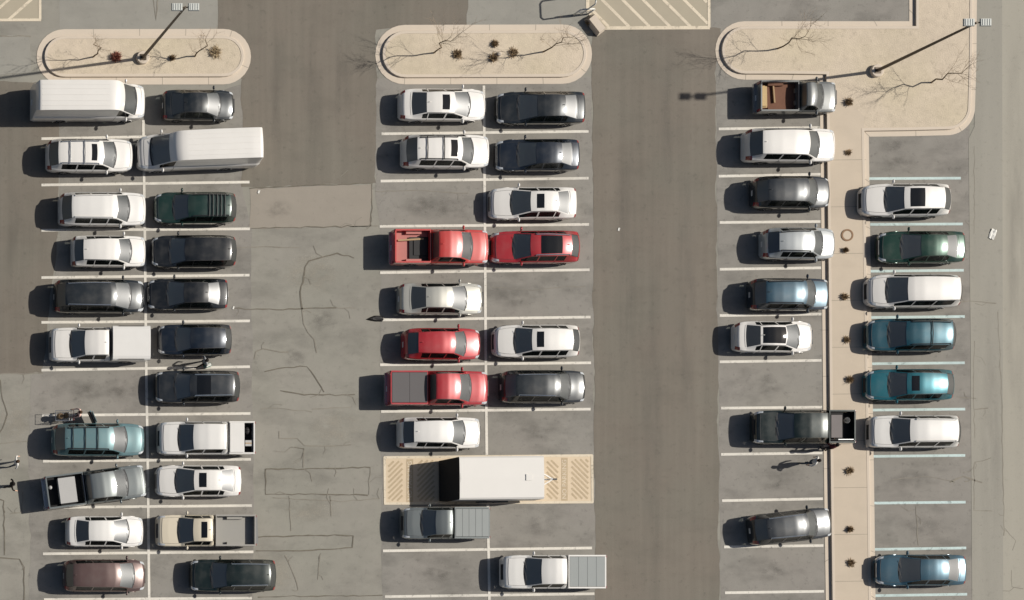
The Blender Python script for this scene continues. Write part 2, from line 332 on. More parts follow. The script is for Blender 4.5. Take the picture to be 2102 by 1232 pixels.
# cracks and sealed joints
cr = [([(727, 530), (692, 520), (655, 530), (634, 536), (626, 548), (622, 580), (618, 588), (616, 600), (620, 634)], .09, 0),
      ([(478, 633), (540, 635), (620, 634), (690, 632)], .07, 0), ([(690, 632), (730, 633)], .05, 1), ([(620, 634), (623, 665), (632, 683), (645, 697), (650, 725)], .06, 1),
      ([(522, 738), (525, 722), (540, 716), (560, 720), (592, 723)], .07, 1), ([(543, 763), (575, 756), (630, 753), (645, 772), (665, 805)], .06, 0),
      ([(575, 802), (625, 811), (728, 810)], .07, 0), ([(485, 508), (560, 507), (615, 508)], .05, 1), ([(545, 963), (650, 962), (760, 960)], .08, 0), ([(545, 963), (545, 1015)], .06, 0),
      ([(545, 1015), (640, 1014), (755, 1017)], .07, 0), ([(760, 960), (757, 1016)], .04, 1), ([(530, 1103), (620, 1100), (725, 1100), (723, 1124), (640, 1130), (525, 1131)], .075, 0),
      ([(512, 387), (640, 381), (765, 376)], .07, 0), ([(763, 378), (761, 464)], .06, 0), ([(516, 469), (640, 466), (761, 464)], .06, 0),
      ([(573, 885), (573, 900), (610, 900), (625, 915), (680, 916), (720, 913)], .06, 1), ([(597, 918), (624, 922)], .05, 0), ([(624, 920), (622, 960)], .05, 1),
      ([(593, 1018), (597, 1090)], .05, 1), ([(678, 1018), (680, 1060)], .06, 1), ([(585, 1140), (605, 1185), (612, 1212)], .05, 1), ([(657, 1140), (652, 1190)], .05, 1),
      ([(530, 1226), (640, 1224), (785, 1222)], .06, 0), ([(0, 780), (5, 820), (15, 850), (5, 880), (-10, 900)], .08, 0), ([(-10, 1022), (8, 1028), (9, 1140)], .07, 0),
      ([(-20, 1143), (40, 1148), (49, 1165), (50, 1260)], .08, 0), ([(-20, 912), (58, 906)], .04, 1), ([(-20, 768), (88, 766)], .06, 1), ([(1965, 620), (2002, 619), (2045, 623)], .06, 1),
      ([(2000, 950), (1999, 1048), (2036, 1049)], .05, 1), ([(2000, 949), (2034, 940)], .06, 1), ([(1950, 990), (1978, 978), (2016, 991)], .10, 1), ([(2000, 841), (2028, 838)], .06, 1),
      ([(1965, 815), (2003, 818)], .05, 1), ([(2000, 700), (1998, 800), (2001, 900)], .04, 1), ([(2063, 1085), (2085, 1110), (2078, 1130)], .05, 1), ([(2076, 1170), (2077, 1205), (2100, 1209)], .05, 1),
      ([(313, -20), (320, 42), (327, -20)], .07, 1), ([(0, 74), (63, 75)], .06, 1), ([(720, 466), (775, 464)], .04, 1), ([(640, 840), (720, 836)], .05, 1), ([(2000, 300), (1999, 480)], .04, 1),
      ([(2048, 640), (2056, 820), (2060, 1100)], .05, 1), ([(20, 1055), (45, 1052), (46, 1010)], .04, 1), ([(560, 1022), (700, 1030), (780, 1024)], .04, 1), ([(535, 840), (560, 838), (640, 846)], .04, 1),
      ([(770, 393), (860, 391), (960, 397)], .04, 1), ([(1010, 590), (1090, 596), (1200, 588)], .03, 1), ([(1830, 985), (1900, 978), (1960, 990)], .03, 1), ([(1880, 1040), (1885, 1120)], .04, 1)]
for pts, wd, faint in cr:
    strip('crack', pts, wd, 0.0145, M_crackl if faint else M_crack, ground, jitter=0.022)
    for _ in range(random.choice((0, 1, 1, 2))):
        k = random.randrange(len(pts) - 1); f = random.random(); x = pts[k][0] + (pts[k+1][0]-pts[k][0])*f; y = pts[k][1] + (pts[k+1][1]-pts[k][1])*f
        an = random.uniform(0, 6.28); ln = random.uniform(10, 34)
        strip('crack', [(x, y), (x + math.cos(an)*ln*.5, y + math.sin(an)*ln*.5), (x + math.cos(an+.4)*ln, y + math.sin(an+.4)*ln)], wd * .55, 0.0148, M_crackl, ground, jitter=0.02)

# ------------------------------------------------------------------ kerbed islands
def arc(cx, cy, r, a0, a1, n=14): return [(cx + r * math.cos(R(a0 + (a1 - a0) * i / n)), cy - r * math.sin(R(a0 + (a1 - a0) * i / n))) for i in range(n + 1)]
def inset(pts, d):
    n = len(pts); area = sum(pts[i][0] * pts[(i+1) % n][1] - pts[(i+1) % n][0] * pts[i][1] for i in range(n)); sg = 1 if area > 0 else -1
    out = []
    for i in range(n):
        p0, p1, p2 = (Vector(pts[i-1]), Vector(pts[i]), Vector(pts[(i+1) % n]))
        e1 = (p1 - p0).normalized(); e2 = (p2 - p1).normalized()
        n1 = Vector((-e1.y, e1.x)) * sg; n2 = Vector((-e2.y, e2.x)) * sg; b = (n1 + n2).normalized(); c = max(0.35, b.dot(n1))
        q = p1 + b * d / c; out.append((q.x, q.y))
    return out
def prism_ring(name, outer, inner, z0, z1, mat, parent=None, bev=0.02):
    n = len(outer); V = []; prof = [(outer, z0, 0), (outer, z1 - bev, 0), (outer, z1, 1), (inner, z1, 0), (inner, z0, 0)]
    for ring, z, k in prof:
        rr = inset(ring, bev * S) if k else ring
        V += [(*G(x, y).xy, z) for x, y in rr]
    F = []
    for k in range(len(prof) - 1):
        for i in range(n): j = (i+1) % n; F.append((k*n+i, k*n+j, (k+1)*n+j, (k+1)*n+i))
    me = mesh(name, V, F); bm = bmesh.new(); bm.from_mesh(me); bmesh.ops.recalc_face_normals(bm, faces=bm.faces); bm.to_mesh(me); bm.free()
    return link(name, me, mat, parent)
def island(outline, gut, bedname, bedmat, kerb_h=0.16):
    gt = px_poly('gutter', outline, 0.022, M_conc)
    k_out = inset(outline, gut); k_in = inset(outline, gut + 6); acc = 0
    for i in range(len(outline)):
        a = Vector(outline[i]); b = Vector(outline[(i+1) % len(outline)]); c = Vector(k_out[i]); d = Vector(k_out[(i+1) % len(outline)]); ln = (b - a).length; t = 0
        while t < ln:
            st_ = min(95 - acc, ln - t); t += st_; acc += st_
            if acc >= 95:
                acc = 0; f = t / ln; p = a.lerp(b, f); q = c.lerp(d, f); strip('joint', [tuple(p), tuple(q)], 0.02, 0.026, M_crackl, gt)
    tag(prism_ring('kerb', k_out, k_in, 0.0, kerb_h, M_conc), kind='structure')
    return px_poly(bedname, k_in, kerb_h - 0.02, bedmat)
def capsule(x0, y0, x1, y1, slope):
    r = (y1 - y0) / 2; cy = (y0 + y1) / 2
    p = arc(x0 + r, cy, r, 90, 270) + arc(x1 - r, cy, r, 270, 450)
    return [(x, y + (x - (x0 + x1) / 2) * slope) for x, y in p]
I1 = island(capsule(75, 60, 515, 174, -0.002), 15, 'planting_bed', M_bed)
I2 = island(capsule(770, 51, 1215, 173, -0.003), 13, 'planting_bed', M_bed)
I3o = arc(1528, 104, 60, 90, 270) + [(1600, 164), (1682, 165), (1683, 240), (1686, 500), (1690, 900), (1696, 1330), (1798, 1330), (1794, 1000), (1788, 640), (1783, 281), (1860, 280)] \
      + arc(1943, 220, 58, 270, 360) + [(2004, 120), (2006, -160), (1866, -160), (1866, 44), (1700, 44)]
I3 = island(I3o, 11, 'planting_bed', M_bed)
# paved footway along the strip
walk = px_poly('footway', [(1700, 172), (1771, 240), (1772, 290), (1775, 640), (1781, 1000), (1786, 1325), (1710, 1325), (1702, 900), (1699, 500), (1697, 300)], 0.150, M_walk)
for y in range(330, 1300, 96):
    strip('joint', [(1700 + (y - 300) * 0.008, y), (1774 + (y - 300) * 0.012, y - 1)], 0.02, 0.154, M_crackl, walk)

# ------------------------------------------------------------------ vehicles
def glass_mat(name, tint, rough=0.06, ior=1.55, see=0.0):
    if name in MATS: return MATS[name]
    m, t, b = principled(name, tint, rough, 0.0, 0.0, 0.5); b.inputs['IOR'].default_value = ior
    if see > 0:
        tr_ = t.nodes.new('ShaderNodeBsdfTransparent'); tr_.inputs[0].default_value = (.62, .72, .70, 1); mxs = t.nodes.new('ShaderNodeMixShader'); mxs.inputs[0].default_value = see
        out = t.nodes['Material Output']; t.links.new(b.outputs[0], mxs.inputs[1]); t.links.new(tr_.outputs[0], mxs.inputs[2]); t.links.new(mxs.outputs[0], out.inputs[0])
    MATS[name] = m; return m
M_glass = glass_mat('glass_dark', (0.010, 0.017, 0.017), 0.42, 3.0, 0.28); M_glasss = glass_mat('glass_side', (0.006, 0.008, 0.008), 0.12, 1.55, 0.3); M_rearg = glass_mat('glass_rear', (0.007, 0.010, 0.010), 0.42, 2.2); M_glassr = glass_mat('glass_smoked', (0.006, 0.007, 0.008))
M_rub = principled('rubber_black', (0.012, 0.012, 0.012), 0.85)[0]
M_blk = principled('plastic_black', (0.016, 0.016, 0.017), 0.55)[0]
M_rim = principled('alloy_rim', (0.45, 0.45, 0.46), 0.35, 0.8)[0]
M_chr = principled('bright_trim', (0.62, 0.63, 0.63), 0.25, 0.9)[0]
M_hl = principled('headlight_lens', (0.55, 0.57, 0.58), 0.12, 0.2, 1.0)[0]
M_tl = principled('taillight_lens', (0.22, 0.012, 0.012), 0.15, 0.0, 1.0)[0]
M_under = principled('underbody_black', (0.006, 0.006, 0.006), 0.95)[0]
M_plate = principled('plate_white', (0.6, 0.6, 0.58), 0.5)[0]
def paint(name, rgb, metal=0.0, rough=0.35, k=0.85):
    key = 'paint_' + name
    if key in MATS: return MATS[key]
    base = tuple(c * k for c in lin(*rgb))
    m, t, b = principled(key, base, rough, metal, 1.0, 0.5, 0.13)
    N = t.nodes; geo = N.new('ShaderNodeTexCoord'); nz = N.new('ShaderNodeTexNoise'); nz.inputs['Scale'].default_value = 1.7; nz.inputs['Detail'].default_value = 5
    t.links.new(geo.outputs['Object'], nz.inputs['Vector'])
    mr = N.new('ShaderNodeMapRange'); mr.inputs['From Min'].default_value = 0.42; mr.inputs['From Max'].default_value = 0.8; mr.inputs['To Max'].default_value = 0.05 if base[1] > .35 else 0.14
    t.links.new(nz.outputs['Fac'], mr.inputs['Value'])
    mx = N.new('ShaderNodeMix'); mx.data_type = 'RGBA'; mx.inputs['A'].default_value = (*base, 1); mx.inputs['B'].default_value = (0.26, 0.24, 0.21, 1)
    t.links.new(mr.outputs[0], mx.inputs['Factor']); t.links.new(mx.outputs['Result'], b.inputs['Base Color'])
    MATS[key] = m; return m

SEATS = [principled('trim_dark', (0.03, 0.03, 0.032), .7)[0], principled('seat_grey', (0.12, 0.12, 0.12), .8)[0], principled('seat_tan', (0.24, 0.19, 0.14), .7)[0]]
STY = {}
STY['sedan'] = dict(H=1.45, uc=.275, urf=.445, urr=.725, urb=.865, win=((.325, .515), (.53, .70), (.71, .765)), wheels=(.185, .795),
  zT=((0,.46),(.006,.60),(.02,.68),(.05,.745),(.12,.81),(.2,.86),(.275,.91),(.445,1.35),(.50,1.41),(.58,1.445),(.66,1.43),(.725,1.37),(.865,1.05),(.92,1.02),(.965,.985),(.985,.9),(1,.55)),
  zE=((0,.42),(.006,.55),(.02,.62),(.05,.68),(.12,.74),(.275,.85),(.35,.89),(.6,.92),(.8,.955),(.92,.94),(.965,.90),(.985,.82),(1,.5)),
  yF=((0,.8),(.05,.82),(.2,.86),(.275,.84),(.445,.665),(.6,.655),(.725,.64),(.865,.78),(1,.8)))
STY['suv'] = dict(H=1.75, uc=.262, urf=.395, urr=.89, urb=.965, win=((.305, .475), (.49, .67), (.685, .85)), wheels=(.19, .80),
  zT=((0,.55),(.006,.76),(.02,.87),(.05,.94),(.12,1.0),(.2,1.04),(.262,1.08),(.395,1.60),(.45,1.68),(.55,1.74),(.7,1.745),(.82,1.72),(.89,1.67),(.965,1.12),(.985,1.0),(1,.6)),
  zE=((0,.5),(.006,.70),(.02,.80),(.05,.87),(.12,.92),(.262,1.0),(.35,1.04),(.6,1.07),(.9,1.10),(.962,1.05),(.985,.92),(1,.55)),
  yF=((0,.82),(.05,.84),(.2,.87),(.262,.85),(.395,.72),(.6,.715),(.905,.69),(.962,.74),(1,.8)))
STY['hatch'] = dict(H=1.58, uc=.27, urf=.415, urr=.855, urb=.952, win=((.32, .50), (.515, .70), (.71, .81)), wheels=(.19, .80),
  zT=((0,.5),(.006,.68),(.02,.77),(.05,.84),(.12,.90),(.2,.95),(.27,.99),(.415,1.46),(.47,1.53),(.57,1.58),(.68,1.57),(.78,1.53),(.855,1.46),(.952,1.07),(.982,.96),(1,.58)),
  zE=((0,.46),(.006,.62),(.02,.70),(.05,.77),(.12,.82),(.27,.91),(.35,.95),(.6,.99),(.85,1.03),(.952,1.0),(.982,.88),(1,.52)),
  yF=((0,.8),(.05,.82),(.2,.86),(.27,.84),(.415,.69),(.6,.685),(.855,.64),(.952,.70),(1,.78)))
STY['minivan'] = dict(H=1.78, uc=.205, urf=.365, urr=.91, urb=.968, win=((.25, .43), (.445, .66), (.675, .87)), wheels=(.18, .79),
  zT=((0,.5),(.006,.72),(.02,.84),(.05,.91),(.12,1.0),(.205,1.08),(.365,1.62),(.42,1.70),(.52,1.76),(.7,1.78),(.84,1.76),(.91,1.70),(.968,1.12),(.988,1.0),(1,.58)),
  zE=((0,.46),(.006,.66),(.02,.76),(.05,.83),(.12,.90),(.205,.98),(.35,1.03),(.6,1.06),(.9,1.08),(.968,1.04),(.988,.9),(1,.52)),
  yF=((0,.8),(.05,.82),(.15,.85),(.205,.83),(.365,.735),(.6,.735),(.91,.70),(.968,.74),(1,.8)))
STY['van'] = dict(H=2.62, uc=.125, urf=.235, urr=.985, urb=.993, win=((.165, .275),), wheels=(.165, .74), square=1,
  zT=((0,.6),(.006,.92),(.02,1.05),(.05,1.12),(.125,1.28),(.235,2.08),(.265,2.36),(.30,2.55),(.35,2.605),(.6,2.62),(.9,2.61),(.975,2.58),(.99,2.45),(1,2.0)),
  zE=((0,.5),(.006,.82),(.02,.95),(.05,1.02),(.125,1.15),(.235,1.3),(.6,1.3),(.97,1.3),(1,1.25)),
  yF=((0,.82),(.05,.84),(.125,.86),(.235,.80),(.3,.83),(.6,.845),(.97,.845),(1,.83)))
STY['pickup'] = dict(H=1.88, uc=.232, urf=.345, urr=.575, urb=.606, win=((.27, .42), (.435, .555)), wheels=(.165, .79), end=.612,
  zT=((0,.6),(.006,.92),(.02,1.05),(.05,1.12),(.12,1.17),(.18,1.19),(.232,1.21),(.345,1.74),(.39,1.82),(.46,1.88),(.53,1.87),(.575,1.82),(.606,1.30),(.612,1.25),(1,1.2)),
  zE=((0,.55),(.006,.84),(.02,.97),(.05,1.04),(.12,1.09),(.232,1.14),(.35,1.17),(.575,1.18),(.612,1.16),(1,1.1)),
  yF=((0,.84),(.05,.86),(.18,.88),(.232,.86),(.345,.755),(.46,.75),(.575,.74),(.606,.80),(1,.8)))
STY['shortcab'] = dict(STY['pickup'], urr=.535, urb=.566, end=.572, win=((.275, .43), (.44, .52)),
  zT=((0,.6),(.006,.88),(.02,1.0),(.05,1.06),(.12,1.11),(.18,1.13),(.24,1.15),(.355,1.66),(.40,1.74),(.46,1.79),(.50,1.78),(.535,1.74),(.566,1.26),(.572,1.2),(1,1.2)), uc=.24, urf=.355, H=1.79)
STY['singlecab'] = dict(STY['shortcab'], urr=.462, urb=.494, end=.50, win=((.285, .45),),
  zT=((0,.6),(.006,.88),(.02,1.0),(.05,1.06),(.12,1.11),(.18,1.13),(.24,1.15),(.345,1.66),(.38,1.74),(.42,1.77),(.462,1.72),(.494,1.26),(.5,1.2),(1,1.2)), urf=.345)
STY['crew'] = dict(STY['pickup'], urr=.675, urb=.708, end=.716, win=((.27, .44), (.455, .645)), wheels=(.165, .81),
  zT=((0,.6),(.006,.92),(.02,1.05),(.05,1.12),(.12,1.17),(.18,1.19),(.232,1.21),(.345,1.74),(.39,1.82),(.48,1.88),(.60,1.87),(.675,1.82),(.708,1.30),(.716,1.25),(1,1.2)),
  zE=((0,.55),(.006,.84),(.02,.97),(.05,1.04),(.12,1.09),(.232,1.14),(.35,1.17),(.675,1.18),(.716,1.16),(1,1.1)),
  yF=((0,.84),(.05,.86),(.18,.88),(.232,.86),(.345,.755),(.50,.75),(.675,.74),(.708,.80),(1,.8)))
TT = [0, .2, .4, .55, .7, .82, .9, .95, 1.0]
def tab(t, u): 
    xs = [a for a, b in t]; ys = [b for a, b in t]
    return np.interp(u, xs, ys)
def tabs(t, u, d=.007):
    lo = np.maximum(u - d, 0); hi = np.minimum(u + d, 1)
    return (tab(t, lo) + 2 * tab(t, u) + tab(t, hi)) / 4
WHEEL = {}
def wheel_meshes(r, wd):
    k = (round(r, 2), round(wd, 2))
    if k not in WHEEL:
        t = MB().lathe([(r*.6, -wd/2), (r*.93, -wd/2), (r, -wd*.36), (r, wd*.36), (r*.93, wd/2), (r*.6, wd/2)], n=18, axis='y')
        d = MB().lathe([(r*.1, -wd*.40), (r*.62, -wd*.44), (r*.62, wd*.44), (r*.1, wd*.40)], n=18, axis='y')
        for q in range(5):
            a = 2 * math.pi * q / 5
            for sy in (-1, 1): d.bar((r*.1*math.cos(a), sy*wd*.44, r*.1*math.sin(a)), (r*.6*math.cos(a), sy*wd*.47, r*.6*math.sin(a)), .03, .025, 4)
        WHEEL[k] = (mesh('tyre', t.v, t.f, True), mesh('rim', d.v, d.f))
    return WHEEL[k]

def vehicle(name, style, box, face, colour, label, cat, W=1.85, hgt=None, rot=0.0, rails=None, bars=(), sun=None, pano=None, roofmat=None, bed=None,
            lower=None, glass=None, hoodmat=None, group='vehicles parked in the marked bays', z0=0.02, shiftx=0.0):
    st = STY[style]; x0, y0, x1, y1 = box; hgt = hgt or st['H']; zk = hgt / st['H']
    big = style == 'van'
    p = G((x0 + x1) / 2, (y0 + y1) / 2, 0.75 if not big else 1.0)
    L = (x1 - x0) / S / 1.006
    if big:   # the tall body leans over its own ends in the photo
        L = (x1 - x0) / S - 0.30
    vr = random.Random(int(x0 * 7 + y0)); wa, wb, wc = vr.uniform(-.012, .012), vr.uniform(-.014, .014), vr.uniform(.965, 1.035); nose = vr.uniform(0, 1)
    if big: wa = wb = 0; wc = 1
    root = empty(name, (p.x + shiftx, p.y, z0), (0 if face == 'R' else math.pi) + R(rot)); tag(root, label, cat, group)
    end = st.get('end', 1.0); uc, urf, urr, urb = st['uc'], st['urf'], st['urr'], st['urb']
    keys = [0, .006, .02, .035, .05, .075, uc - .016, uc, urf, urr, urb, end]
    for a, b in st['win']: keys += [a, b]
    if sun: keys += list(sun)
    if pano: keys += list(pano)
    if end == 1.0: keys += [.94, .955, .97, .985, .993]
    us = sorted(set([round(k, 4) for k in keys] + [round(k, 4) for k in np.linspace(0, end, 44)]))
    fl = [us[0]]
    for u in us[1:]:
        if u - fl[-1] > .0035 or any(abs(u - k) < 1e-4 for k in keys): fl.append(u)
    u = np.array(fl); n = len(u)
    if st.get('square'): fw = ((0,.66),(.008,.78),(.03,.88),(.06,.94),(.11,.98),(.2,1),(.975,1),(.99,.97),(1,.93))
    elif end < 1: fw = ((0,.76),(.006,.86),(.02,.92),(.05,.96),(.1,.985),(.2,1),(1,1))
    else:
        r_ = ((0,.54),(.006,.66),(.02,.77),(.04,.85),(.08,.925),(.14,.975),(.25,1),(.75,1),(.86,.98),(.93,.94),(.965,.885),(.985,.82),(1,.68))
        q_ = ((0,.68),(.006,.80),(.02,.885),(.04,.93),(.08,.965),(.14,.985),(.25,1),(.75,1),(.86,.992),(.93,.975),(.965,.945),(.985,.90),(1,.80))
        fw = tuple((a[0], a[1] * (1 - nose) + b[1] * nose) for a, b in zip(r_, q_))
    hw = tabs(fw, u, .004) * W / 2
    zT = tabs(st['zT'], u) * zk; zE = tabs(st['zE'], u) * zk; yF = tabs(st['yF'], u) * hw * tab(((0, 1), (uc, 1), (urf, wc), (urr, wc), (min(urb + .02, .999), 1), (1, 1)), u)
    crown = tab(((0,.03),(.1,.05),(uc,.055),(urf,.06),((urf+urr)/2,.05),(urr,.055),(urb,.045),(1,.03)), u) * (1.6 if big else 1)
    zE = np.minimum(zE, zT - crown - .025)
    yE = hw * tab(((0,.975),(uc,.965),(urf,.945),(urr,.945),(1,.965)), u)
    bow = tab(((0,.03),(.05,.10),(uc,.27),(urf,.15),((urf+urr)/2,.0),(urr,-.07),(urb,-.13),(1,-.03)) if end == 1 and not big else ((0,.03),(.05,.08),(uc,.22),(urf,.12),(.45,0),(1,0)), u)
    rows_y, rows_z = [], []
    for t in TT: rows_y.append(yF * t); rows_z.append(zT - crown * (t ** 2.2))
    zF = zT - crown
    for q in (.12, .5, .9, 1.0): rows_y.append(yF + (yE - yF) * (q if not big else q ** 1.6)); rows_z.append(zF + (zE - zF) * q)
    lo = np.full(n, .24 if end == 1 else .34); top = zE
    rows_y += [hw * .995, hw, hw * 1.0, hw * .99, hw * .94]
    rows_z += [top - .05, top - np.minimum(.16, (top - lo) * .3), (top + lo) / 2 - .02, lo + .16 * np.minimum(1, (top - lo) / .5), lo]
    RY = np.array(rows_y).T; RZ = np.array(rows_z).T                      # n x 18
    m = RY.shape[1]
    Y = np.concatenate([RY[:, ::-1], -RY[:, 1:]], 1); Z = np.concatenate([RZ[:, ::-1], RZ[:, 1:]], 1); mm = 2 * m - 1
    uw = u + wa * np.sin(2 * np.pi * u) + wb * np.sin(np.pi * u)
    if end < 1: uw = u
    X = (L / 2 - uw * L)[:, None] + bow[:, None] * (1 - (Y / hw[:, None]) ** 2)
    P = np.stack([X, Y, Z], -1)
    du = np.gradient(P, axis=0); dv = np.gradient(P, axis=1); NR = np.cross(du, dv); ln = np.linalg.norm(NR, axis=-1, keepdims=True); NR = NR / np.maximum(ln, 1e-9)
    if NR[n // 2, m - 1, 2] < 0: NR = -NR
    lab = {}
    wx = [L / 2 - f * L for f in st['wheels']]; wr = {'van': .36, 'pickup': .39, 'crew': .39, 'shortcab': .37, 'singlecab': .35, 'suv': .36, 'minivan': .34}.get(style, .33); ra = wr + .05
    for i in range(n - 1):
        ucn = (u[i] + u[i+1]) / 2
        for j in range(mm - 1):
            k = j - (m - 1) if j >= m - 1 else (m - 2) - j      # half column index from centre
            side = 'R' if j >= m - 1 else 'L'
            key = 'body'
            c = P[i:i+2, j:j+2].reshape(4, 3).mean(0)
            if k >= 13 and c[2] < ra + wr * 1.0 and any((c[0] - q) ** 2 + (c[2] - wr) ** 2 < ra * ra for q in wx): continue
            if k <= 6 and uc < ucn < urf: key = 'windshield'
            elif k <= 6 and uc - .0165 < ucn < uc: key = 'cowl'
            elif k <= 6 and .05 < ucn < uc - .016: key = 'hood'
            elif k <= (8 if style in ('suv', 'hatch', 'minivan') else 6) and urr < ucn < urb and not big: key = 'rear_window'
            elif k <= 7 and urf < ucn < urr: key = 'roof'
            elif k in (9, 10):
                for q, (a, b) in enumerate(st['win']):
                    if a < ucn < b: key = 'side_window%s%d' % (side, q)
            if key == 'roof':
                if sun and k <= 3 and sun[0] < ucn < sun[1]: key = 'sunroof'
                if pano and k <= 4 and pano[0] < ucn < pano[1]: key = 'sunroof'
            if key == 'body':
                if 8 <= k <= 13 and .006 < ucn < .05 + (.025 if k < 11 else 0): key = 'headlight' + side
                elif end == 1 and (8 <= k <= 13) and .955 < ucn < .993 and not big: key = 'taillight' + side
                elif 11 <= k <= 15:
                    for q, (a, b) in enumerate(st['win'][:2]):
                        if a - .005 < ucn < b + .005: key = 'door%s%d' % (side, q)
            lab.setdefault(key, []).append((i, j))
    pm = colour
    mats = {'windshield': glass or M_glass, 'rear_window': M_rearg, 'cowl': M_blk, 'hood': hoodmat or pm, 'roof': roofmat or pm, 'sunroof': M_glassr, 'headlight': M_hl, 'taillight': M_tl}
    for key, quads in lab.items():
        base = key.rstrip('0123456789'); 
        if base[-1] in 'LR': base = base[:-1]
        off = -.012 if base in ('windshield', 'rear_window', 'side_window', 'cowl') else (.006 if base in ('sunroof', 'headlight', 'taillight') else 0)
        idx = {}; V = []; F = []
        def vid(i, j):
            if (i, j) not in idx: idx[(i, j)] = len(V); V.append(P[i, j] + NR[i, j] * off)
            return idx[(i, j)]
        for i, j in quads: F.append((vid(i, j), vid(i+1, j), vid(i+1, j+1), vid(i, j+1)))
        if base == 'body':
            F.append([vid(0, j) for j in range(mm)]); F.append([vid(n-1, j) for j in range(mm)][::-1])
        me = mesh(base, V, F, True)
        if base == 'body':
            for pl in me.polygons:
                if len(pl.vertices) > 4: pl.use_smooth = False
        link(base, me, mats.get(base, M_glasss if base == 'side_window' else pm), root)
    # wheels, arches, underbody
    tm, rm = wheel_meshes(wr, .24)
    arch = mesh('wheel_arch', *(lambda s: (s.v, s.f))(MB().tube([(ra*1.02*math.cos(t), 0, ra*1.02*math.sin(t)) for t in np.linspace(-.25, math.pi + .25, 15)], .03, 4)))
    cladding = M_blk if style in ('hatch', 'suv') else pm
    for q in wx:
        for s in (-1, 1):
            a = link('wheel', tm, M_rub, root); a.location = (q, s * (W/2 - .14), wr); rr = link('rim', rm, M_rim, a)
            if not (end < 1 and q < 0): b = link('wheel_arch', arch, cladding, root); b.location = (q, s * (W/2 - .012), wr)
    MB().box((0, 0, .40), (L * .93, W - .56, .30)).box((0, 0, .30), (L * .40, W - .14, .12)).build('underbody', M_under, root)
    xf = L / 2
    MB().box((xf + .012, 0, (.52 if end == 1 else .78) * (zk if not big else 1.2)), (.06, W * .46, .22)).build('grille', M_blk, root)
    xr = -L / 2
    MB().box((xr - .012, 0, .62 if not big else .8), (.03, .32, .16)).build('license_plate', M_plate, root)
    # mirrors
    im = int(np.argmin(abs(u - (uc + .055)))); zb = RZ[im, 12]
    for s in (-1, 1):
        mb = MB().sphere((X[im, m-1] - .16, s * (W/2 + .10), zb + .09), (.075, .13, .085), 8, 6)
        mb.bar((X[im, m-1] - .13, s * (W/2 - .06), zb + .03), (X[im, m-1] - .15, s * (W/2 + .04), zb + .06), .03, .03, 5)
        mb.build('mirror', pm if not rails == 'blackmirror' else M_blk, root, True)
    # wiper blades
    iw = int(np.argmin(abs(u - uc)))
    for ya, yb in ((.05, .55), (-.62, -.12)):
        za = zT[iw] + .03
        MB().bar((X[iw, m-1] - .02, ya * W/2, za), (X[iw, m-1] - .10, yb * W/2, za + .02), .012, .010, 4).build('wiper', M_blk, root)
    if rails:
        rmats = {'black': M_blk, 'silver': M_chr, 'body': pm}[rails]
        sel = [i for i in range(n) if urf + .035 < u[i] < min(urr, .90) - .01]
        for s in (0, 1):
            j = (m - 1) + 8 if s else (m - 1) - 8
            pts = [Vector(P[i, j]) + Vector((0, (1 if s else -1) * .05, .055)) for i in sel]
            pts = [Vector(P[sel[0], j])] + pts + [Vector(P[sel[-1], j])]
            MB().tube(pts, .028, 5).build('roof_rail', rmats, root)
        for ub in bars:
            i = int(np.argmin(abs(u - ub))); a = Vector(P[i, m-1-8]) + Vector((0, .0, .07)); b = Vector(P[i, m-1+8]) + Vector((0, 0, .07)); mid = Vector((a.x, 0, Z[i, m-1] + .075))
            MB().tube([a, mid, b], .03, 5).build('roof_bar', M_blk if rails != 'silver' else M_chr, root)
    # shut lines, roof trim, aerial
    hs = [i for i in range(n) if .0499 <= u[i] <= uc - .0159]; seam = MB(); up = Vector((0, 0, .002))
    for j in (m - 1 - 7, m - 1 + 7): seam.tube([Vector(P[i, j]) + up for i in hs], .009, 4)
    seam.tube([Vector(P[hs[0], j]) + up for j in range(m - 1 - 7, m + 7)], .009, 4)
    if style == 'sedan':
        i2 = int(np.argmin(abs(u - (urb + .012)))); seam.tube([Vector(P[i2, j]) + up for j in range(m - 1 - 7, m + 7)], .009, 4)
    for a, b in st['win'][:2]:
        i3 = int(np.argmin(abs(u - (b + .006))))
        for rng_ in (range(12, m - 1), ):
            for s in (-1, 1): seam.tube([Vector(P[i3, m - 1 + s * k]) + Vector((0, -s * .002, 0)) for k in rng_], .009, 4)
    seam.build('panel_gap', M_blk, root)['kind'] = 'stuff'
    if not big and vr.random() < .6 and not rails:
        sel = [i for i in range(n) if urf - .01 < u[i] < min(urr, .90)]
        for j in (m - 1 - 8, m - 1 + 8): MB().tube([Vector(P[i, j]) + up for i in sel], .014, 4).build('roof_trim', M_blk, root)
    if not big and vr.random() < .65:
        i4 = int(np.argmin(abs(u - (urr - .03)))); q0 = Vector(P[i4, m - 1])
        MB().sphere((q0.x, 0, q0.z + .01), (.10, .025, .055), 6, 4).build('aerial_fin', pm, root, True)
    if big:
        for k in range(-2, 3):
            sel = [i for i in range(n) if .36 < u[i] < .96]; jj = m - 1 + 2 * k
            MB().tube([Vector(P[i, jj]) for i in sel], .018, 4).build('roof_rib', pm, root)
    # cabin
    zs = .55 * zk if not big else 1.0; xc = float(X[int(np.argmin(abs(u - uc))), m - 1]); seatm = SEATS[vr.randrange(3)]
    zd = float(zT[int(np.argmin(abs(u - uc)))]) - .10
    MB().box((xc - .42, 0, zd), (.5, W * .74, .12)).build('dashboard', SEATS[0], root)
    MB().lathe([(.17, 0), (.19, .015), (.17, .03), (.15, .015), (.17, 0)], (xc - .78, W * .2, zd - .01), 14, cap=(0, 0)).build('steering_wheel', M_blk, root)
    rowsx = [xc - 1.35] + ([xc - 2.25] if end == 1 and not big else ([xc - 2.0] if style in ('pickup', 'crew') else []))
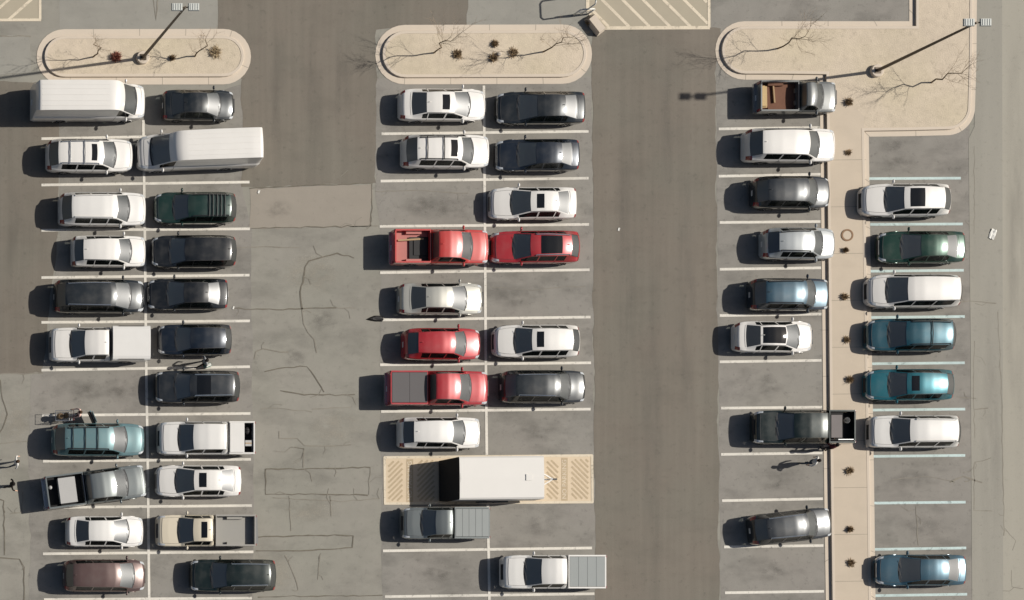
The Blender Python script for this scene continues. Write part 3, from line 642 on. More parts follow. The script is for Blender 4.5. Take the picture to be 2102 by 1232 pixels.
    for xs_ in rowsx:
        for s in (-1, 1):
            zc = float(np.interp(-(xs_ - .25), -X[:, m - 1], zT)) - .16; hh = min(.66, zc - zs - .20)
            if hh < .2: continue
            MB().box((xs_ + .1, s * W * .2, zs + .05), (.52, .50, .16)).box((xs_ - .2, s * W * .2, zs + .03 + hh / 2), (.14, .48, hh), 0, .9).box((xs_ - .22, s * W * .2, zs + .03 + hh + .08), (.10, .26, .14)).build('seat', seatm, root)
    # pickup bed
    if end < 1:
        xb0 = L/2 - (end + .012) * L; xb1 = -L/2; zt = 1.30 * zk; zf = .88 * zk; wq = wx[1]
        for s in (-1, 1):
            o = [(xb0, .42), (wq + ra, .42)] + [(wq + ra * math.cos(t), wr + ra * math.sin(t)) for t in np.linspace(.15, math.pi - .15, 9)] + [(wq - ra, .42), (xb1 + .02, .46), (xb1, .6), (xb1, zt - .04), (xb1 + .03, zt), (xb0, zt)]
            nn = len(o); V = [(x, s * (W/2 - .005), z) for x, z in o] + [(x, s * (W/2 - .10), z) for x, z in o]
            F = [tuple(range(nn)), tuple(range(2*nn - 1, nn - 1, -1))] + [(i, (i+1) % nn, nn + (i+1) % nn, nn + i) for i in range(nn)]
            me = mesh('bed_side', V, F); bm = bmesh.new(); bm.from_mesh(me); bmesh.ops.recalc_face_normals(bm, faces=bm.faces)
            bmesh.ops.bevel(bm, geom=[e for e in bm.edges if all(v.co.z > zt - .05 for v in e.verts) and abs(e.verts[0].co.y - e.verts[1].co.y) < .001], offset=.022, segments=2, affect='EDGES')
            bm.to_mesh(me); bm.free(); link('bed_side', me, bed.get('side', pm), root)
            MB().box((wq, s * (W/2 - .18), zf + .09), (.9, .17, .20)).build('wheel_tub', bed.get('mat', M_blk), root)
            MB().box((xb1 - .02, s * (W/2 - .10), zt - .24), (.04, .13, .34)).build('taillight', M_tl, root)
        MB().box((xb1 + .045, 0, (zt + .55) / 2), (.08, W - .21, zt - .57)).build('tailgate', bed.get('side', pm), root)
        MB().box(((xb0 + xb1) / 2, 0, zf - .03), (xb0 - xb1 - .1, W - .21, .06)).build('bed_floor', bed.get('mat', M_blk), root)
        MB().box((xb0 - .03, 0, (zt + zf) / 2), (.05, W - .21, zt - zf)).build('bed_front_wall', bed.get('side', pm), root)
        MB().box((xb1 - .06, 0, .56), (.14, W - .1, .18)).build('rear_bumper', bed.get('bumper', M_chr), root)
        kind = bed.get('kind'); lx = xb0 - xb1
        if kind == 'ribbed':
            nr = bed.get('n', 4); wd_ = (lx - .14) / nr
            for q in range(nr):
                b = MB().box((xb0 - .06 - wd_ * (q + .5), 0, zt - .015), (wd_ - .016, W - .24, .05)); b.build('cover_panel', bed['cover'], root)
        elif kind == 'flat':
            MB().box((xb0 - lx * bed.get('a', .5) , 0, zt + .006), (lx * bed.get('len', .96), W - .19, .045)).build('bed_cover', bed['cover'], root)
        elif kind == 'topper':
            o = [(xb0 + .02, W/2 + .02, zt), (xb1 - .04, W/2 + .02, zt), (xb0 + .02, W/2 - .02, 1.74*zk), (xb1 + .0, W/2 - .02, 1.74*zk)]
            V = []; 
            for x, q in ((xb0 + .03, 0), (xb1 - .05, 1)):
                for y, z in ((-W/2 - .02, zt + .004), (-W/2 + .0, zt + .35*zk), (-W/2 + .06, 1.70*zk), (-W/2 + .2, 1.745*zk), (0, 1.77*zk), (W/2 - .2, 1.745*zk), (W/2 - .06, 1.70*zk), (W/2 - .0, zt + .35*zk), (W/2 + .02, zt + .004)): V.append((x, y, z))
            F = [(i, i+1, 10+i, 9+i) for i in range(8)] + [tuple(range(9))[::-1], tuple(range(9, 18))]
            me = mesh('bed_topper', V, F); bm = bmesh.new(); bm.from_mesh(me); bmesh.ops.recalc_face_normals(bm, faces=bm.faces); bm.to_mesh(me); bm.free()
            link('bed_topper', me, bed['cover'], root)
            for s in (-1, 1): MB().box(((xb0+xb1)/2, s * (W/2 - .015), zt + .33), (lx * .7, .02, .2)).build('topper_window', M_glassr, root)
        elif kind == 'open' : pass
    root['bedx'] = (L/2 - (end + .012) * L) if end < 1 else 0.0
    return root, L

WHT = paint('white', (236, 232, 225), 0, .4, .80); WHT2 = paint('pearl_white', (233, 230, 224), .0, .38, .80); CRM = paint('cream', (226, 214, 190), 0, .4, .8)
SILB = paint('beige_silver', (190, 188, 178), .35, .35, .8); SIL = paint('silver', (180, 184, 184), .3, .32, .85); GRY = paint('mid_grey', (128, 134, 133), .45, .34, .8)
BLK = paint('black', (24, 27, 29), .15, .3, .8); DGR = paint('dark_grey', (42, 47, 51), .35, .34, .8); NVY = paint('dark_navy', (30, 40, 52), .35, .32, .8)
DGN = paint('dark_green', (19, 35, 32), .3, .32, .8); GRN = paint('green', (24, 64, 50), .4, .32, .8); TEAL = paint('teal', (26, 104, 116), .35, .32, .85); TEAL2 = paint('deep_teal', (24, 78, 92), .35, .34, .85)
LBLU = paint('light_teal_blue', (102, 134, 138), .3, .35, .8); BLU = paint('steel_blue', (64, 98, 114), .4, .34, .8); RED = paint('red', (196, 62, 56), .05, .36, .85); RED2 = paint('crimson', (176, 44, 50), .15, .34, .85)
MAR = paint('taupe_maroon', (98, 76, 71), .3, .35, .8); CHAR = paint('charcoal', (29, 36, 40), .3, .33, .8); BTG = paint('bottle_green', (30, 58, 50), .25, .34, .8); GRY2 = paint('flat_grey', (104, 107, 106), .2, .42, .8); INK = paint('ink_blue', (34, 46, 58), .35, .33, .8); BLUR = paint('blue_roof', (46, 78, 94), .35, .34, .8)
TON = noisy('tonneau_grey', A_(96, 92, 92), amp=0.06, rough=0.6); TONL = noisy('tonneau_light', A_(150, 154, 152), amp=0.06, rough=0.5)
BEDG = noisy('bed_liner_grey', A_(160, 157, 150), amp=0.06, rough=0.8); BEDB = noisy('bed_liner_black', A_(34, 34, 35), amp=0.2, rough=0.8); BEDR = noisy('bed_red', A_(190, 120, 112), amp=0.1, rough=0.6)
SIDEG = paint('dull_bed_grey', (158, 154, 146), .0, .6, .8); RUST = noisy('bed_brown', A_(120, 84, 66), amp=0.3, rough=0.85)

VEH = [
 # left block, left half
 ('cargo_van', 'van', (62, 168, 303, 250), 'R', WHT, 'long white high-roof cargo van nosed in beside the left island', 'van', dict(W=2.08)),
 ('suv', 'suv', (96, 283, 272, 358), 'R', WHT, 'white SUV with sunroof, directly below the van beside the left island', 'SUV', dict(W=1.93, sun=(.47, .53), rails='silver', bars=(.6, .76))),
 ('suv', 'suv', (122, 393, 299, 468), 'R', WHT2, 'large plain white SUV left of the dark green wagon', 'SUV', dict(W=1.95, hgt=1.78, rails='body')),
 ('hatchback', 'hatch', (148, 483, 299, 550), 'R', WHT, 'small white hatchback left of the black SUV with a chrome-edged nose', 'car', dict(W=1.82, hgt=1.56)),
 ('minivan', 'minivan', (112, 573, 296, 645), 'R', CHAR, 'charcoal minivan with roof rails above the white truck with a topper', 'minivan', dict(W=1.95, rails='silver')),
 ('pickup_truck', 'pickup', (103, 672, 299, 745), 'L', WHT, 'white pickup with a white bed topper reaching over the centre line', 'pickup', dict(W=1.98, bed=dict(kind='topper', cover=WHT2))),
 ('suv', 'suv', (108, 866, 296, 941), 'R', LBLU, 'pale teal SUV with a shopping cart and open door at its side', 'SUV', dict(W=1.93, hgt=1.8, rails='black', bars=(.55, .68, .82))),
 ('pickup_truck', 'pickup', (92, 964, 298, 1036), 'R', GRY, 'grey pickup parked askew with a grey box in its black bed', 'pickup', dict(W=1.95, rot=7.5, bed=dict(kind='open', mat=BEDB))),
 ('sedan', 'sedan', (137, 1058, 295, 1124), 'R', WHT2, 'white sedan with black rear window below the askew grey pickup', 'car', dict(W=1.80)),
 ('minivan', 'minivan', (132, 1148, 298, 1216), 'R', MAR, 'taupe maroon minivan in the bottom left bay', 'minivan', dict(W=1.90, hgt=1.72)),
 # left block, right half
 ('sedan', 'sedan', (335, 184, 481, 248), 'R', CHAR, 'small charcoal sedan with a glinting hood right below the left island', 'car', dict(W=1.76)),
 ('cargo_van', 'van', (288, 266, 541, 353), 'L', WHT, 'long white cargo van with its tail sticking out into the lane', 'van', dict(W=2.08, rot=2.2, shiftx=-.22)),
 ('station_wagon', 'suv', (318, 394, 484, 461), 'L', BTG, 'dark green wagon with a slatted roof rack, below the van whose tail overhangs', 'car', dict(W=1.84, hgt=1.62, rails='black', bars=(.62, .67, .72, .77, .82))),
 ('suv', 'suv', (312, 483, 484, 551), 'L', BLK, 'black SUV right of the small white hatchback', 'SUV', dict(W=1.88, hgt=1.66)),
 ('sedan', 'sedan', (305, 573, 468, 635), 'L', BLK, 'black sedan right of the charcoal minivan with rails', 'car', dict(W=1.80)),
 ('hatchback', 'hatch', (326, 666, 474, 730), 'L', NVY, 'small boxy navy hatchback right of the pickup with the topper', 'car', dict(W=1.80, hgt=1.62)),
 ('suv', 'suv', (320, 760, 491, 829), 'L', DGR, 'dark grey SUV with bright roof rails, alone right of an empty bay', 'SUV', dict(W=1.88, hgt=1.68, rails='silver', pano=(.47, .62))),
 ('pickup_truck', 'crew', (325, 864, 518, 937), 'L', WHT2, 'white pickup with a load in its short open bed, right of the pale teal SUV', 'pickup', dict(W=1.94, bed=dict(kind='open', mat=BEDB))),
 ('sedan', 'sedan', (322, 955, 495, 1020), 'L', WHT, 'white sedan with sunroof right of the askew grey pickup', 'car', dict(W=1.84, sun=(.49, .56))),
 ('pickup_truck', 'shortcab', (322, 1057, 520, 1123), 'L', CRM, 'cream pickup with dark sunroof and bare grey bed', 'pickup', dict(W=1.86, sun=(.42, .475), bed=dict(kind='open', mat=BEDG, side=SIDEG, bumper=M_blk))),
 ('suv', 'suv', (392, 1149, 565, 1214), 'L', DGN, 'black-green SUV with long bright roof rails at the bottom, out past the line ends', 'SUV', dict(W=1.88, hgt=1.7, rails='silver')),
 # middle block, left half
 ('sedan', 'sedan', (822, 182, 998, 249), 'R', WHT, 'white sedan with sunroof right below the middle island', 'car', dict(W=1.86, sun=(.50, .57))),
 ('suv', 'suv', (827, 274, 1004, 350), 'R', WHT, 'white SUV with black roof bars and dark sunroof, left of the dark sedans', 'SUV', dict(W=1.95, sun=(.455, .53), rails='black', bars=(.6, .78))),
 ('pickup_truck', 'pickup', (804, 468, 1000, 549), 'R', RED, 'red pickup with an open bed left of the red SUV', 'pickup', dict(W=2.0, bed=dict(kind='open', mat=BEDR))),
 ('sedan', 'sedan', (820, 579, 992, 648), 'R', SILB, 'beige silver sedan left of an empty bay', 'car', dict(W=1.85)),
 ('hatchback', 'hatch', (829, 671, 986, 743), 'R', RED2, 'red hatchback between the beige sedan and the red pickup with dark bed cover', 'car', dict(W=1.86, hgt=1.62)),
 ('pickup_truck', 'pickup', (795, 758, 999, 838), 'R', RED2, 'red pickup with a dark grey bed cover', 'pickup', dict(W=2.0, bed=dict(kind='ribbed', cover=TON, n=2, mat=BEDB))),
 ('hatchback', 'hatch', (820, 856, 986, 922), 'R', WHT2, 'plain pearl white hatchback just above the hatched pad with the trailer', 'car', dict(W=1.84, hgt=1.6)),
 ('pickup_truck', 'shortcab', (825, 1041, 998, 1108), 'L', GRY, 'small grey pickup with a ribbed grey bed cover below the hatched pad', 'pickup', dict(W=1.86, bed=dict(kind='ribbed', cover=TONL, n=5))),
 # middle block, right half
 ('sedan', 'sedan', (1022, 186, 1201, 257), 'L', CHAR, 'charcoal sedan right below the middle island', 'car', dict(W=1.88)),
 ('sedan', 'sedan', (1020, 285, 1189, 352), 'L', NVY, 'dark navy sedan right of the white SUV with black roof bars', 'car', dict(W=1.84)),
 ('sedan', 'sedan', (1008, 385, 1183, 450), 'L', WHT, 'white sedan with sunroof right of the empty bay in the middle block', 'car', dict(W=1.86, sun=(.50, .57))),
 ('suv', 'hatch', (1010, 471, 1188, 545), 'L', RED2, 'red SUV with a dark glass roof and bright rails', 'SUV', dict(W=1.88, hgt=1.66, rails='silver', pano=(.52, .75))),
 ('crossover', 'hatch', (1015, 662, 1188, 740), 'L', WHT, 'white crossover with sunroof right of the red hatchback', 'SUV', dict(W=1.92, hgt=1.62, sun=(.46, .53))),
 ('suv', 'suv', (1030, 757, 1201, 832), 'R', CHAR, 'charcoal SUV with bright roof rails right of the red pickup with bed cover', 'SUV', dict(W=1.92, hgt=1.72, rails='silver')),
 ('pickup_truck', 'pickup', (1030, 1137, 1236, 1212), 'L', WHT2, 'white pickup with ribbed grey bed cover in the bottom row, tail over the lane', 'pickup', dict(W=1.98, bed=dict(kind='ribbed', cover=TONL, n=4))),
 # right block, left half
 ('pickup_truck', 'singlecab', (1553, 166, 1714, 236), 'R', GRY2, 'small grey pickup with a brown littered bed below the right island', 'pickup', dict(W=1.82, hgt=1.7, bed=dict(kind='open', mat=RUST))),
 ('suv', 'suv', (1529, 263, 1713, 336), 'R', WHT, 'big plain white SUV nosed over the footway below the small grey pickup', 'SUV', dict(W=1.96, hgt=1.8)),
 ('suv', 'suv', (1546, 360, 1702, 432), 'R', DGR, 'dark grey SUV nosed over the footway below the big white SUV', 'SUV', dict(W=1.88, hgt=1.7)),
 ('suv', 'hatch', (1566, 467, 1713, 535), 'R', SIL, 'small silver SUV nosed over the footway next to the round cover', 'SUV', dict(W=1.84, hgt=1.68, rails='black')),
 ('suv', 'suv', (1541, 569, 1700, 641), 'R', INK, 'dark blue SUV with a bright blue roof, nosed over the footway', 'SUV', dict(W=1.86, hgt=1.7, rails='black', roofmat=BLUR, hoodmat=BLUR)),
 ('sedan', 'sedan', (1509, 657, 1669, 726), 'R', WHT, 'white sedan with a long dark glass roof', 'car', dict(W=1.82, pano=(.455, .70))),
 ('pickup_truck', 'crew', (1546, 841, 1746, 914), 'L', DGN, 'black-green pickup backed in with its bed over the footway', 'pickup', dict(W=1.96, bed=dict(kind='open', mat=BEDB, bumper=M_blk))),
 ('suv', 'suv', (1541, 1047, 1706, 1114), 'R', DGR, 'dark grey SUV with bright rails parked askew against the footway', 'SUV', dict(W=1.82, hgt=1.7, rot=6.5, rails='silver')),
 # right block, right half
 ('crossover', 'hatch', (1769, 375, 1948, 448), 'L', WHT, 'white crossover with a dark square glass roof in the right row', 'SUV', dict(W=1.9, hgt=1.66, pano=(.47, .62))),
 ('sedan', 'sedan', (1806, 473, 1980, 542), 'L', GRN, 'green sedan in the right row', 'car', dict(W=1.86)),
 ('minivan', 'minivan', (1781, 562, 1969, 634), 'L', WHT, 'white minivan between the green sedan and the teal SUV', 'minivan', dict(W=1.95)),
 ('suv', 'suv', (1780, 652, 1957, 725), 'L', TEAL2, 'deep teal SUV with roof bars below the white minivan', 'SUV', dict(W=1.9, hgt=1.72, rails='black', bars=(.66,))),
 ('hatchback', 'hatch', (1779, 757, 1956, 824), 'L', TEAL, 'bright teal hatchback above the white SUV in the right row', 'car', dict(W=1.84, hgt=1.58, sun=(.46, .54))),
 ('suv', 'suv', (1786, 852, 1966, 921), 'L', WHT2, 'white SUV with plain roof right of the black-green pickup', 'SUV', dict(W=1.9, hgt=1.72, rails='body')),
 ('sedan', 'sedan', (1801, 1138, 1982, 1203), 'L', BLU, 'steel blue sedan in the bottom right bay', 'car', dict(W=1.84)),
]
ROOT = {}
for nm, stl, bx, fc, colr, lb, ct, kw in VEH:
    ROOT[lb], _l = vehicle(nm, stl, bx, fc, colr, lb, ct, **kw)

# ------------------------------------------------------------------ loads in the pickup beds
def veh(word): return next(v for k, v in ROOT.items() if word in k)
def in_bed(word, lx, ly, z):
    r = veh(word); a = r.rotation_euler.z; bx = r['bedx'] + lx
    return Vector((r.location.x + bx * math.cos(a) - ly * math.sin(a), r.location.y + bx * math.sin(a) + ly * math.cos(a), r.location.z + z)), a
M_boxg = noisy('toolbox_grey', A_(186, 184, 180), amp=0.05, rough=0.5); M_card = noisy('cardboard', A_(206, 178, 132), amp=0.15, rough=0.9)
M_wood = noisy('timber', A_(180, 152, 116), amp=0.15, rough=0.85); M_tarp = noisy('tarp_black', A_(38, 36, 36), amp=0.2, rough=0.6)
p, a = in_bed('askew with a grey box', -1.02, 0, .89)
t = empty('storage_box', p, a); tag(t, 'pale grey flat storage box in the askew pickup bed', 'box')
MB().box((0, 0, .22), (.95, 1.45, .44)).build('box_body', M_boxg, t); MB().box((0, 0, .462), (1.0, 1.5, .04)).build('lid', M_boxg, t)
p, a = in_bed('askew with a grey box', -1.95, .3, .89)
o = MB().sphere((0, 0, .12), .12, 10, 8).build('ball', M_boxg, None, True); o.location = p; tag(o, 'small pale ball behind the box in the askew pickup bed', 'ball')
p, a = in_bed('red pickup with an open bed', -.62, -.1, .92)
t = empty('bed_mat', p, a); tag(t, 'black mat folded at the front of the red pickup bed', 'mat'); MB().box((0, 0, .03), (1.1, 1.35, .05)).box((.1, .1, .075), (.8, 1.0, .04)).build('mat_fold', M_tarp, t)
p, a = in_bed('red pickup with an open bed', -1.1, .42, .93)
o = MB().box((0, 0, .05), (1.5, .10, .09), .06).build('plank', M_wood); o.location = p; o.rotation_euler.z = a; tag(o, 'pale plank lying along the red pickup bed', 'plank')
p, a = in_bed('load in its short open bed', -1.17, .32, .90)
for k, (dx, dy, sx, sy, sz, mt, lb) in enumerate(((0, .0, .42, .34, .3, M_boxg, 'pale carton at the tailgate of the white pickup with a load'), (.05, -.75, .3, .4, .22, M_tarp, 'black bag at the tailgate of the white pickup with a load'))):
    t = empty('carton' if k == 0 else 'bag', (p.x - dx, p.y + dy * (-1 if a > 1 else 1), p.z), a); tag(t, lb, 'carton' if k == 0 else 'bag')
    if k == 0: MB().box((0, 0, sz/2), (sx, sy, sz)).build('carton_body', mt, t); MB().box((0, 0, sz + .006), (sx * .98, .06, .008)).build('tape', M_wood, t)
    else: MB().sphere((0, 0, sz/2), (sx*.7, sy*.6, sz/2), 10, 6).build('bag_body', mt, t, True); MB().tube([(-.12, 0, sz), (-.06, 0, sz + .07), (.06, 0, sz + .07), (.12, 0, sz)], .015).build('strap', mt, t)
# white pickup with a load: solid cover over the front of its bed
p, a = in_bed('load in its short open bed', -.45, 0, 1.306)
o = MB().box((0, 0, .025), (.84, 1.74, .05)).build('bed_board', WHT2); o.location = p; o.rotation_euler.z = a; tag(o, 'white board laid over the front of the loaded pickup bed', 'board')
p, a = in_bed('brown littered bed', -1.95, 0, .86)
t = empty('cardboard_stack', p, a); tag(t, 'flattened cardboard in the tail of the small grey pickup', 'cardboard'); 
for k in range(3): MB().box((random.uniform(-.03, .03), random.uniform(-.05, .05), .03 + k * .05), (.42 - k * .05, 1.3 - k * .1, .04), random.uniform(-.05, .05)).build('sheet', M_card, t)
p, a = in_bed('brown littered bed', -1.35, .2, .86)
o = MB().box((0, 0, .06), (.08, 1.1, .1), .08).build('plank', M_wood); o.location = p; o.rotation_euler.z = a; tag(o, 'short plank across the bed of the small grey pickup', 'plank')
p, a = in_bed('black-green pickup', -1.08, -.36, .90)
t = empty('bucket', p, a); tag(t, 'pale bucket standing in the black-green pickup bed', 'bucket'); MB().lathe([(.13, 0), (.16, .36), (.165, .36), (.15, .34), (.12, .02), (.02, .02)], n=16).build('bucket_wall', M_boxg, t, True); MB().tube([(-.16, 0, .34), (-.1, .02, .42), (.1, .02, .42), (.16, 0, .34)], .01).build('handle', M_blk, t)
p, a = in_bed('black-green pickup', -.42, 0, .90)
t = empty('storage_box', p, a); tag(t, 'dull grey crate behind the cab of the black-green pickup', 'box'); MB().box((0, 0, .2), (.6, 1.3, .4)).build('box_body', noisy('crate_grey', A_(128, 122, 120), amp=.1), t); MB().box((0, 0, .415), (.64, 1.34, .03)).build('lid', noisy('crate_grey', A_(128, 122, 120), amp=.1), t)
p, a = in_bed('black-green pickup', -.95, .78, 1.31)
o = MB().box((0, 0, .03), (.9, .05, .04)).build('rail_bar', M_chr); o.location = p; o.rotation_euler.z = a; tag(o, 'bright bar lying on the bed edge of the black-green pickup', 'bar')

# open front door of the pale teal SUV (far side)
rt = veh('pale teal SUV')
d = MB().box((-.42, .0, .62), (.84, .07, .62)).box((-.40, 0, 1.15), (.70, .03, .42)); dm = d.build('door', LBLU, rt); dm.location = (-.2, .95, .05); dm.rotation_euler = (0, 0, R(-66)); dm['label'] = 'opened side door'
MB().box((-.42, -.045, .60), (.78, .03, .54)).build('door_trim', M_blk, dm)
MB().box((-.40, 0, 1.16), (.56, .04, .30)).build('door_window', M_glass, dm)

# ------------------------------------------------------------------ cargo trailer on the pad
tr = empty('cargo_trailer', (*G(1002, 987).xy, 0.025), R(0.6)); tag(tr, 'tall white box trailer with a black tail end on the hatched pad', 'trailer')
TL, TW, TH = 4.95, 2.52, 2.02
M_trl = noisy('trailer_white', A_(233, 229, 222, .80), amp=0.03, rough=0.45, coat=0.3); M_trb = noisy('trailer_black', A_(36, 35, 35), amp=0.1, rough=0.7)
V = []; prof = []
for x in (-TL/2, TL/2):
    for y, z in ((-TW/2, .55), (-TW/2, TH - .10), (-TW/2 + .10, TH - .02), (0, TH + .02), (TW/2 - .10, TH - .02), (TW/2, TH - .10), (TW/2, .55)): V.append((x, y, z))
link('trailer_body', mesh('trailer_body', V, [(i, i+1, 8+i, 7+i)[::-1] for i in range(6)] + [(6, 0, 7, 13), tuple(range(7)), tuple(range(7, 14))[::-1]]), M_trl, tr)
# sloping black tail
V = [(-TL/2 - .02, -TW/2 + .02, TH - .05), (-TL/2 - .02, TW/2 - .02, TH - .05), (-TL/2 + .06, 0, TH + .03), (-TL/2 - .50, -TW/2 + .06, .12), (-TL/2 - .50, TW/2 - .06, .12), (-TL/2 - .02, -TW/2 + .02, .12), (-TL/2 - .02, TW/2 - .02, .12)]
link('tail_ramp', mesh('tail_ramp', V, [(3, 0, 2, 1, 4), (0, 3, 5), (4, 1, 6), (3, 4, 6, 5)]), M_trb, tr)
MB().box((TL/2 - .9, 0, TH + .03), (.36, .36, .06)).build('roof_vent', M_trl, tr)
for s in (-1, 1):
    MB().box((-.05, s * (TW/2 + .03), .62), (1.9, .12, .05)).build('fender', M_blk, tr)
    for q in (-.5, .4):
        tm, rm = wheel_meshes(.33, .22); wv = link('wheel', tm, M_rub, tr); wv.location = (q, s * (TW/2 - .04), .33); link('rim', rm, M_rim, wv)
    MB().bar((TL/2 - .3, s * .85, .5), (TL/2 + 1.15, 0, .5), .05, .05, 4).build('tongue_arm', M_trl, tr)
MB().bar((TL/2, 0, .5), (TL/2 + 1.2, 0, .5), .05, .045, 6).build('tongue', M_trl, tr); MB().box((TL/2 + 1.25, 0, .53), (.25, .1, .1)).build('coupler', M_blk, tr)
MB().lathe([(.04, 0), (.04, .7), (.06, .7), (.06, .76)], (TL/2 + .95, 0, .1), 10).build('jack', M_chr, tr)
MB().box((0, 0, .48), (TL - .1, TW - .3, .12)).build('chassis', M_under, tr)

# ------------------------------------------------------------------ lamp posts
M_pole = principled('pole_bronze', A_(92, 80, 66), 0.5, 0.4)[0]; M_head = noisy('lamp_housing_pale', A_(206, 208, 202), amp=0.05, rough=0.4); M_lens = principled('lamp_lens', (0.5, 0.52, 0.5), 0.2)[0]
def lamp(px, py, h, label):
    p = G(px, py); r = empty('lamp_post', (p.x, p.y, .14)); tag(r, label, 'lamp post', 'lamp posts of the parking lot')
    MB().lathe([(.38, 0), (.38, .20), (.35, .23)], n=24).build('concrete_base', M_conc, r)
    MB().box((0, 0, .25), (.36, .36, .04)).build('base_plate', M_pole, r)
    MB().bar((0, 0, .26), (0, 0, h), .10, .062, 10).build('pole', M_pole, r)
    for s in (-1, 1):
        MB().bar((0, 0, h - .08), (s * .2, 0, h), .04, .04, 6).build('arm', M_pole, r)
        hd = MB().box((s * .46, 0, h + .02), (.62, .42, .11), 0, .9).build('lamp_head', M_head, r)
        MB().box((s * .46, 0, h - .045), (.5, .32, .02)).build('lens', M_lens, hd)
        for q in range(4): MB().box((s * (.27 + q * .13), 0, h + .085), (.03, .34, .03)).build('cooling_fin', M_head, hd)
    return r
lamp(291, 121, 9.9, 'twin-headed lamp post on the left island, by the reddish bush')
lamp(1795, 148, 9.7, 'twin-headed lamp post on the right island near the road')

# ------------------------------------------------------------------ bare trees and shrubs
M_bark = noisy('bark_grey_brown', A_(128, 110, 90), amp=0.2, layers=((3.0, 1.0), (18.0, 1.0)), rough=0.9); M_twig = noisy('twig_brown', A_(168, 148, 124), amp=0.2, layers=((3.0, 1.0), (18.0, 1.0)), rough=0.9)
def tree(px, py, h, label, seed, spread=1.0, dense=7):
    rnd = random.Random(seed); p = G(px, py); r = empty('bare_tree', (p.x, p.y, .13), rnd.uniform(0, 6)); tag(r, label, 'tree', 'young bare trees on the islands')
    tk = MB(); pts = [Vector((0, 0, 0))]
    for k in range(1, 6): pts.append(Vector((rnd.gauss(0, .03) * k, rnd.gauss(0, .03) * k, h * .62 * k / 5)))
    for k in range(5): tk.bar(pts[k], pts[k+1], .05 - .006 * k, .044 - .006 * k, 7)
    tk.build('trunk', M_bark, r, True)
    cr_ = MB()
    def grow(a, d, ln, rad, lev):
        q = a
        for s in range(3):
            d2 = (d + Vector((rnd.gauss(0, .18), rnd.gauss(0, .18), rnd.gauss(.06, .1)))).normalized(); e = q + d2 * ln / 3
            cr_.bar(q, e, rad * (1 - .2 * s), rad * (1 - .2 * (s + 1)), 4); q = e; d = d2
            if lev < 3:
                for _ in range(2):
                    az = rnd.uniform(0, 2 * math.pi); sd = (d + Vector((math.cos(az), math.sin(az), rnd.uniform(-.1, .5))) * .85).normalized()
                    grow(q, sd, ln * rnd.uniform(.4, .6), rad * .5, lev + 1)
    for k in range(dense):
        f = .38 + .62 * k / (dense - 1); i = min(4, int(f * 5)); b0 = pts[i].lerp(pts[i+1], f * 5 - i)
        az = k * 2.4 + rnd.uniform(-.4, .4); grow(b0, Vector((math.cos(az) * .75 * spread, math.sin(az) * .75 * spread, .75)).normalized(), h * (.36 - .12 * f) * spread, .011, 1)
    grow(pts[5], Vector((0, 0, 1)), h * .34, .018, 1)
    cr_.build('crown', M_twig, r)
tree(191, 118, 3.5, 'thin bare sapling left of the lamp post on the left island', 3, .8, 5)
tree(399, 117, 3.6, 'thin bare sapling right of the lamp post on the left island', 5, .9, 6)
tree(889, 110, 4.6, 'bare young tree in the left half of the middle island', 8, 1.0, 8)
tree(1113, 108, 4.4, 'bare young tree in the right half of the middle island', 11, 1.0, 7)
tree(1594, 101, 4.7, 'bare young tree on the round end of the right island', 14, 1.0, 8)
tree(1909, 171, 4.2, 'bare young tree near the road corner of the right island', 17, 1.0, 8)

SHM = [noisy('shrub_brown', A_(166, 142, 110), amp=0.3, layers=((4.0, 1.0), (30.0, 1.0)), rough=0.95), noisy('shrub_red', A_(176, 116, 98), amp=0.3, layers=((4.0, 1.0), (30.0, 1.0)), rough=0.95), noisy('shrub_straw', A_(196, 176, 142), amp=0.3, layers=((4.0, 1.0), (30.0, 1.0)), rough=0.95)]
def shrub(px, py, r, h, label, seed, mt=0, n=150, z=.14, ball=False):
    rnd = random.Random(seed); V = []; F = []
    for k in range(n):
        az = rnd.uniform(0, 6.283); el = rnd.uniform(.25, 1.5) if not ball else rnd.uniform(-.2, 1.55); ln = rnd.uniform(.5, 1.0)
        d = Vector((math.cos(az) * math.cos(el) * r, math.sin(az) * math.cos(el) * r, max(.02, math.sin(el) * h))) * ln
        b = Vector((rnd.gauss(0, r * .22), rnd.gauss(0, r * .22), 0)); s = Vector((-math.sin(az), math.cos(az), rnd.uniform(-.5, .5))) * rnd.uniform(.008, .022)
        i = len(V); mid = b + d * .6 + Vector((rnd.gauss(0, .02), rnd.gauss(0, .02), .02)); V += [b - s * .5, b + s * .5, mid + s, b + d, mid - s]; F.append((i, i+1, i+2, i+3, i+4))
    p = G(px, py); o = link('shrub', mesh('shrub', V, F), SHM[mt]); o.location = (p.x, p.y, z); tag(o, label, 'shrub', 'dormant shrubs on the islands'); return o
shrub(237, 119, .34, .45, 'round reddish shrub left of the lamp base on the left island', 1, 1, 420, ball=True)
shrub(352, 121, .22, .25, 'small dark shrub right of the lamp base on the left island', 2, 0, 220)
shrub(440, 110, .45, .25, 'straw coloured clump at the right end of the left island', 3, 2, 260)
shrub(936, 113, .36, .25, 'brown shrub left of the centre of the middle island', 4, 0, 220)
shrub(1013, 92, .28, .25, 'brown shrub at the top centre of the middle island', 5, 0, 220)
shrub(1010, 121, .34, .25, 'brown low shrub beside the pale stone on the middle island', 6, 0, 180)
shrub(1052, 110, .36, .22, 'brown shrub right of the centre of the middle island', 7, 0, 220)
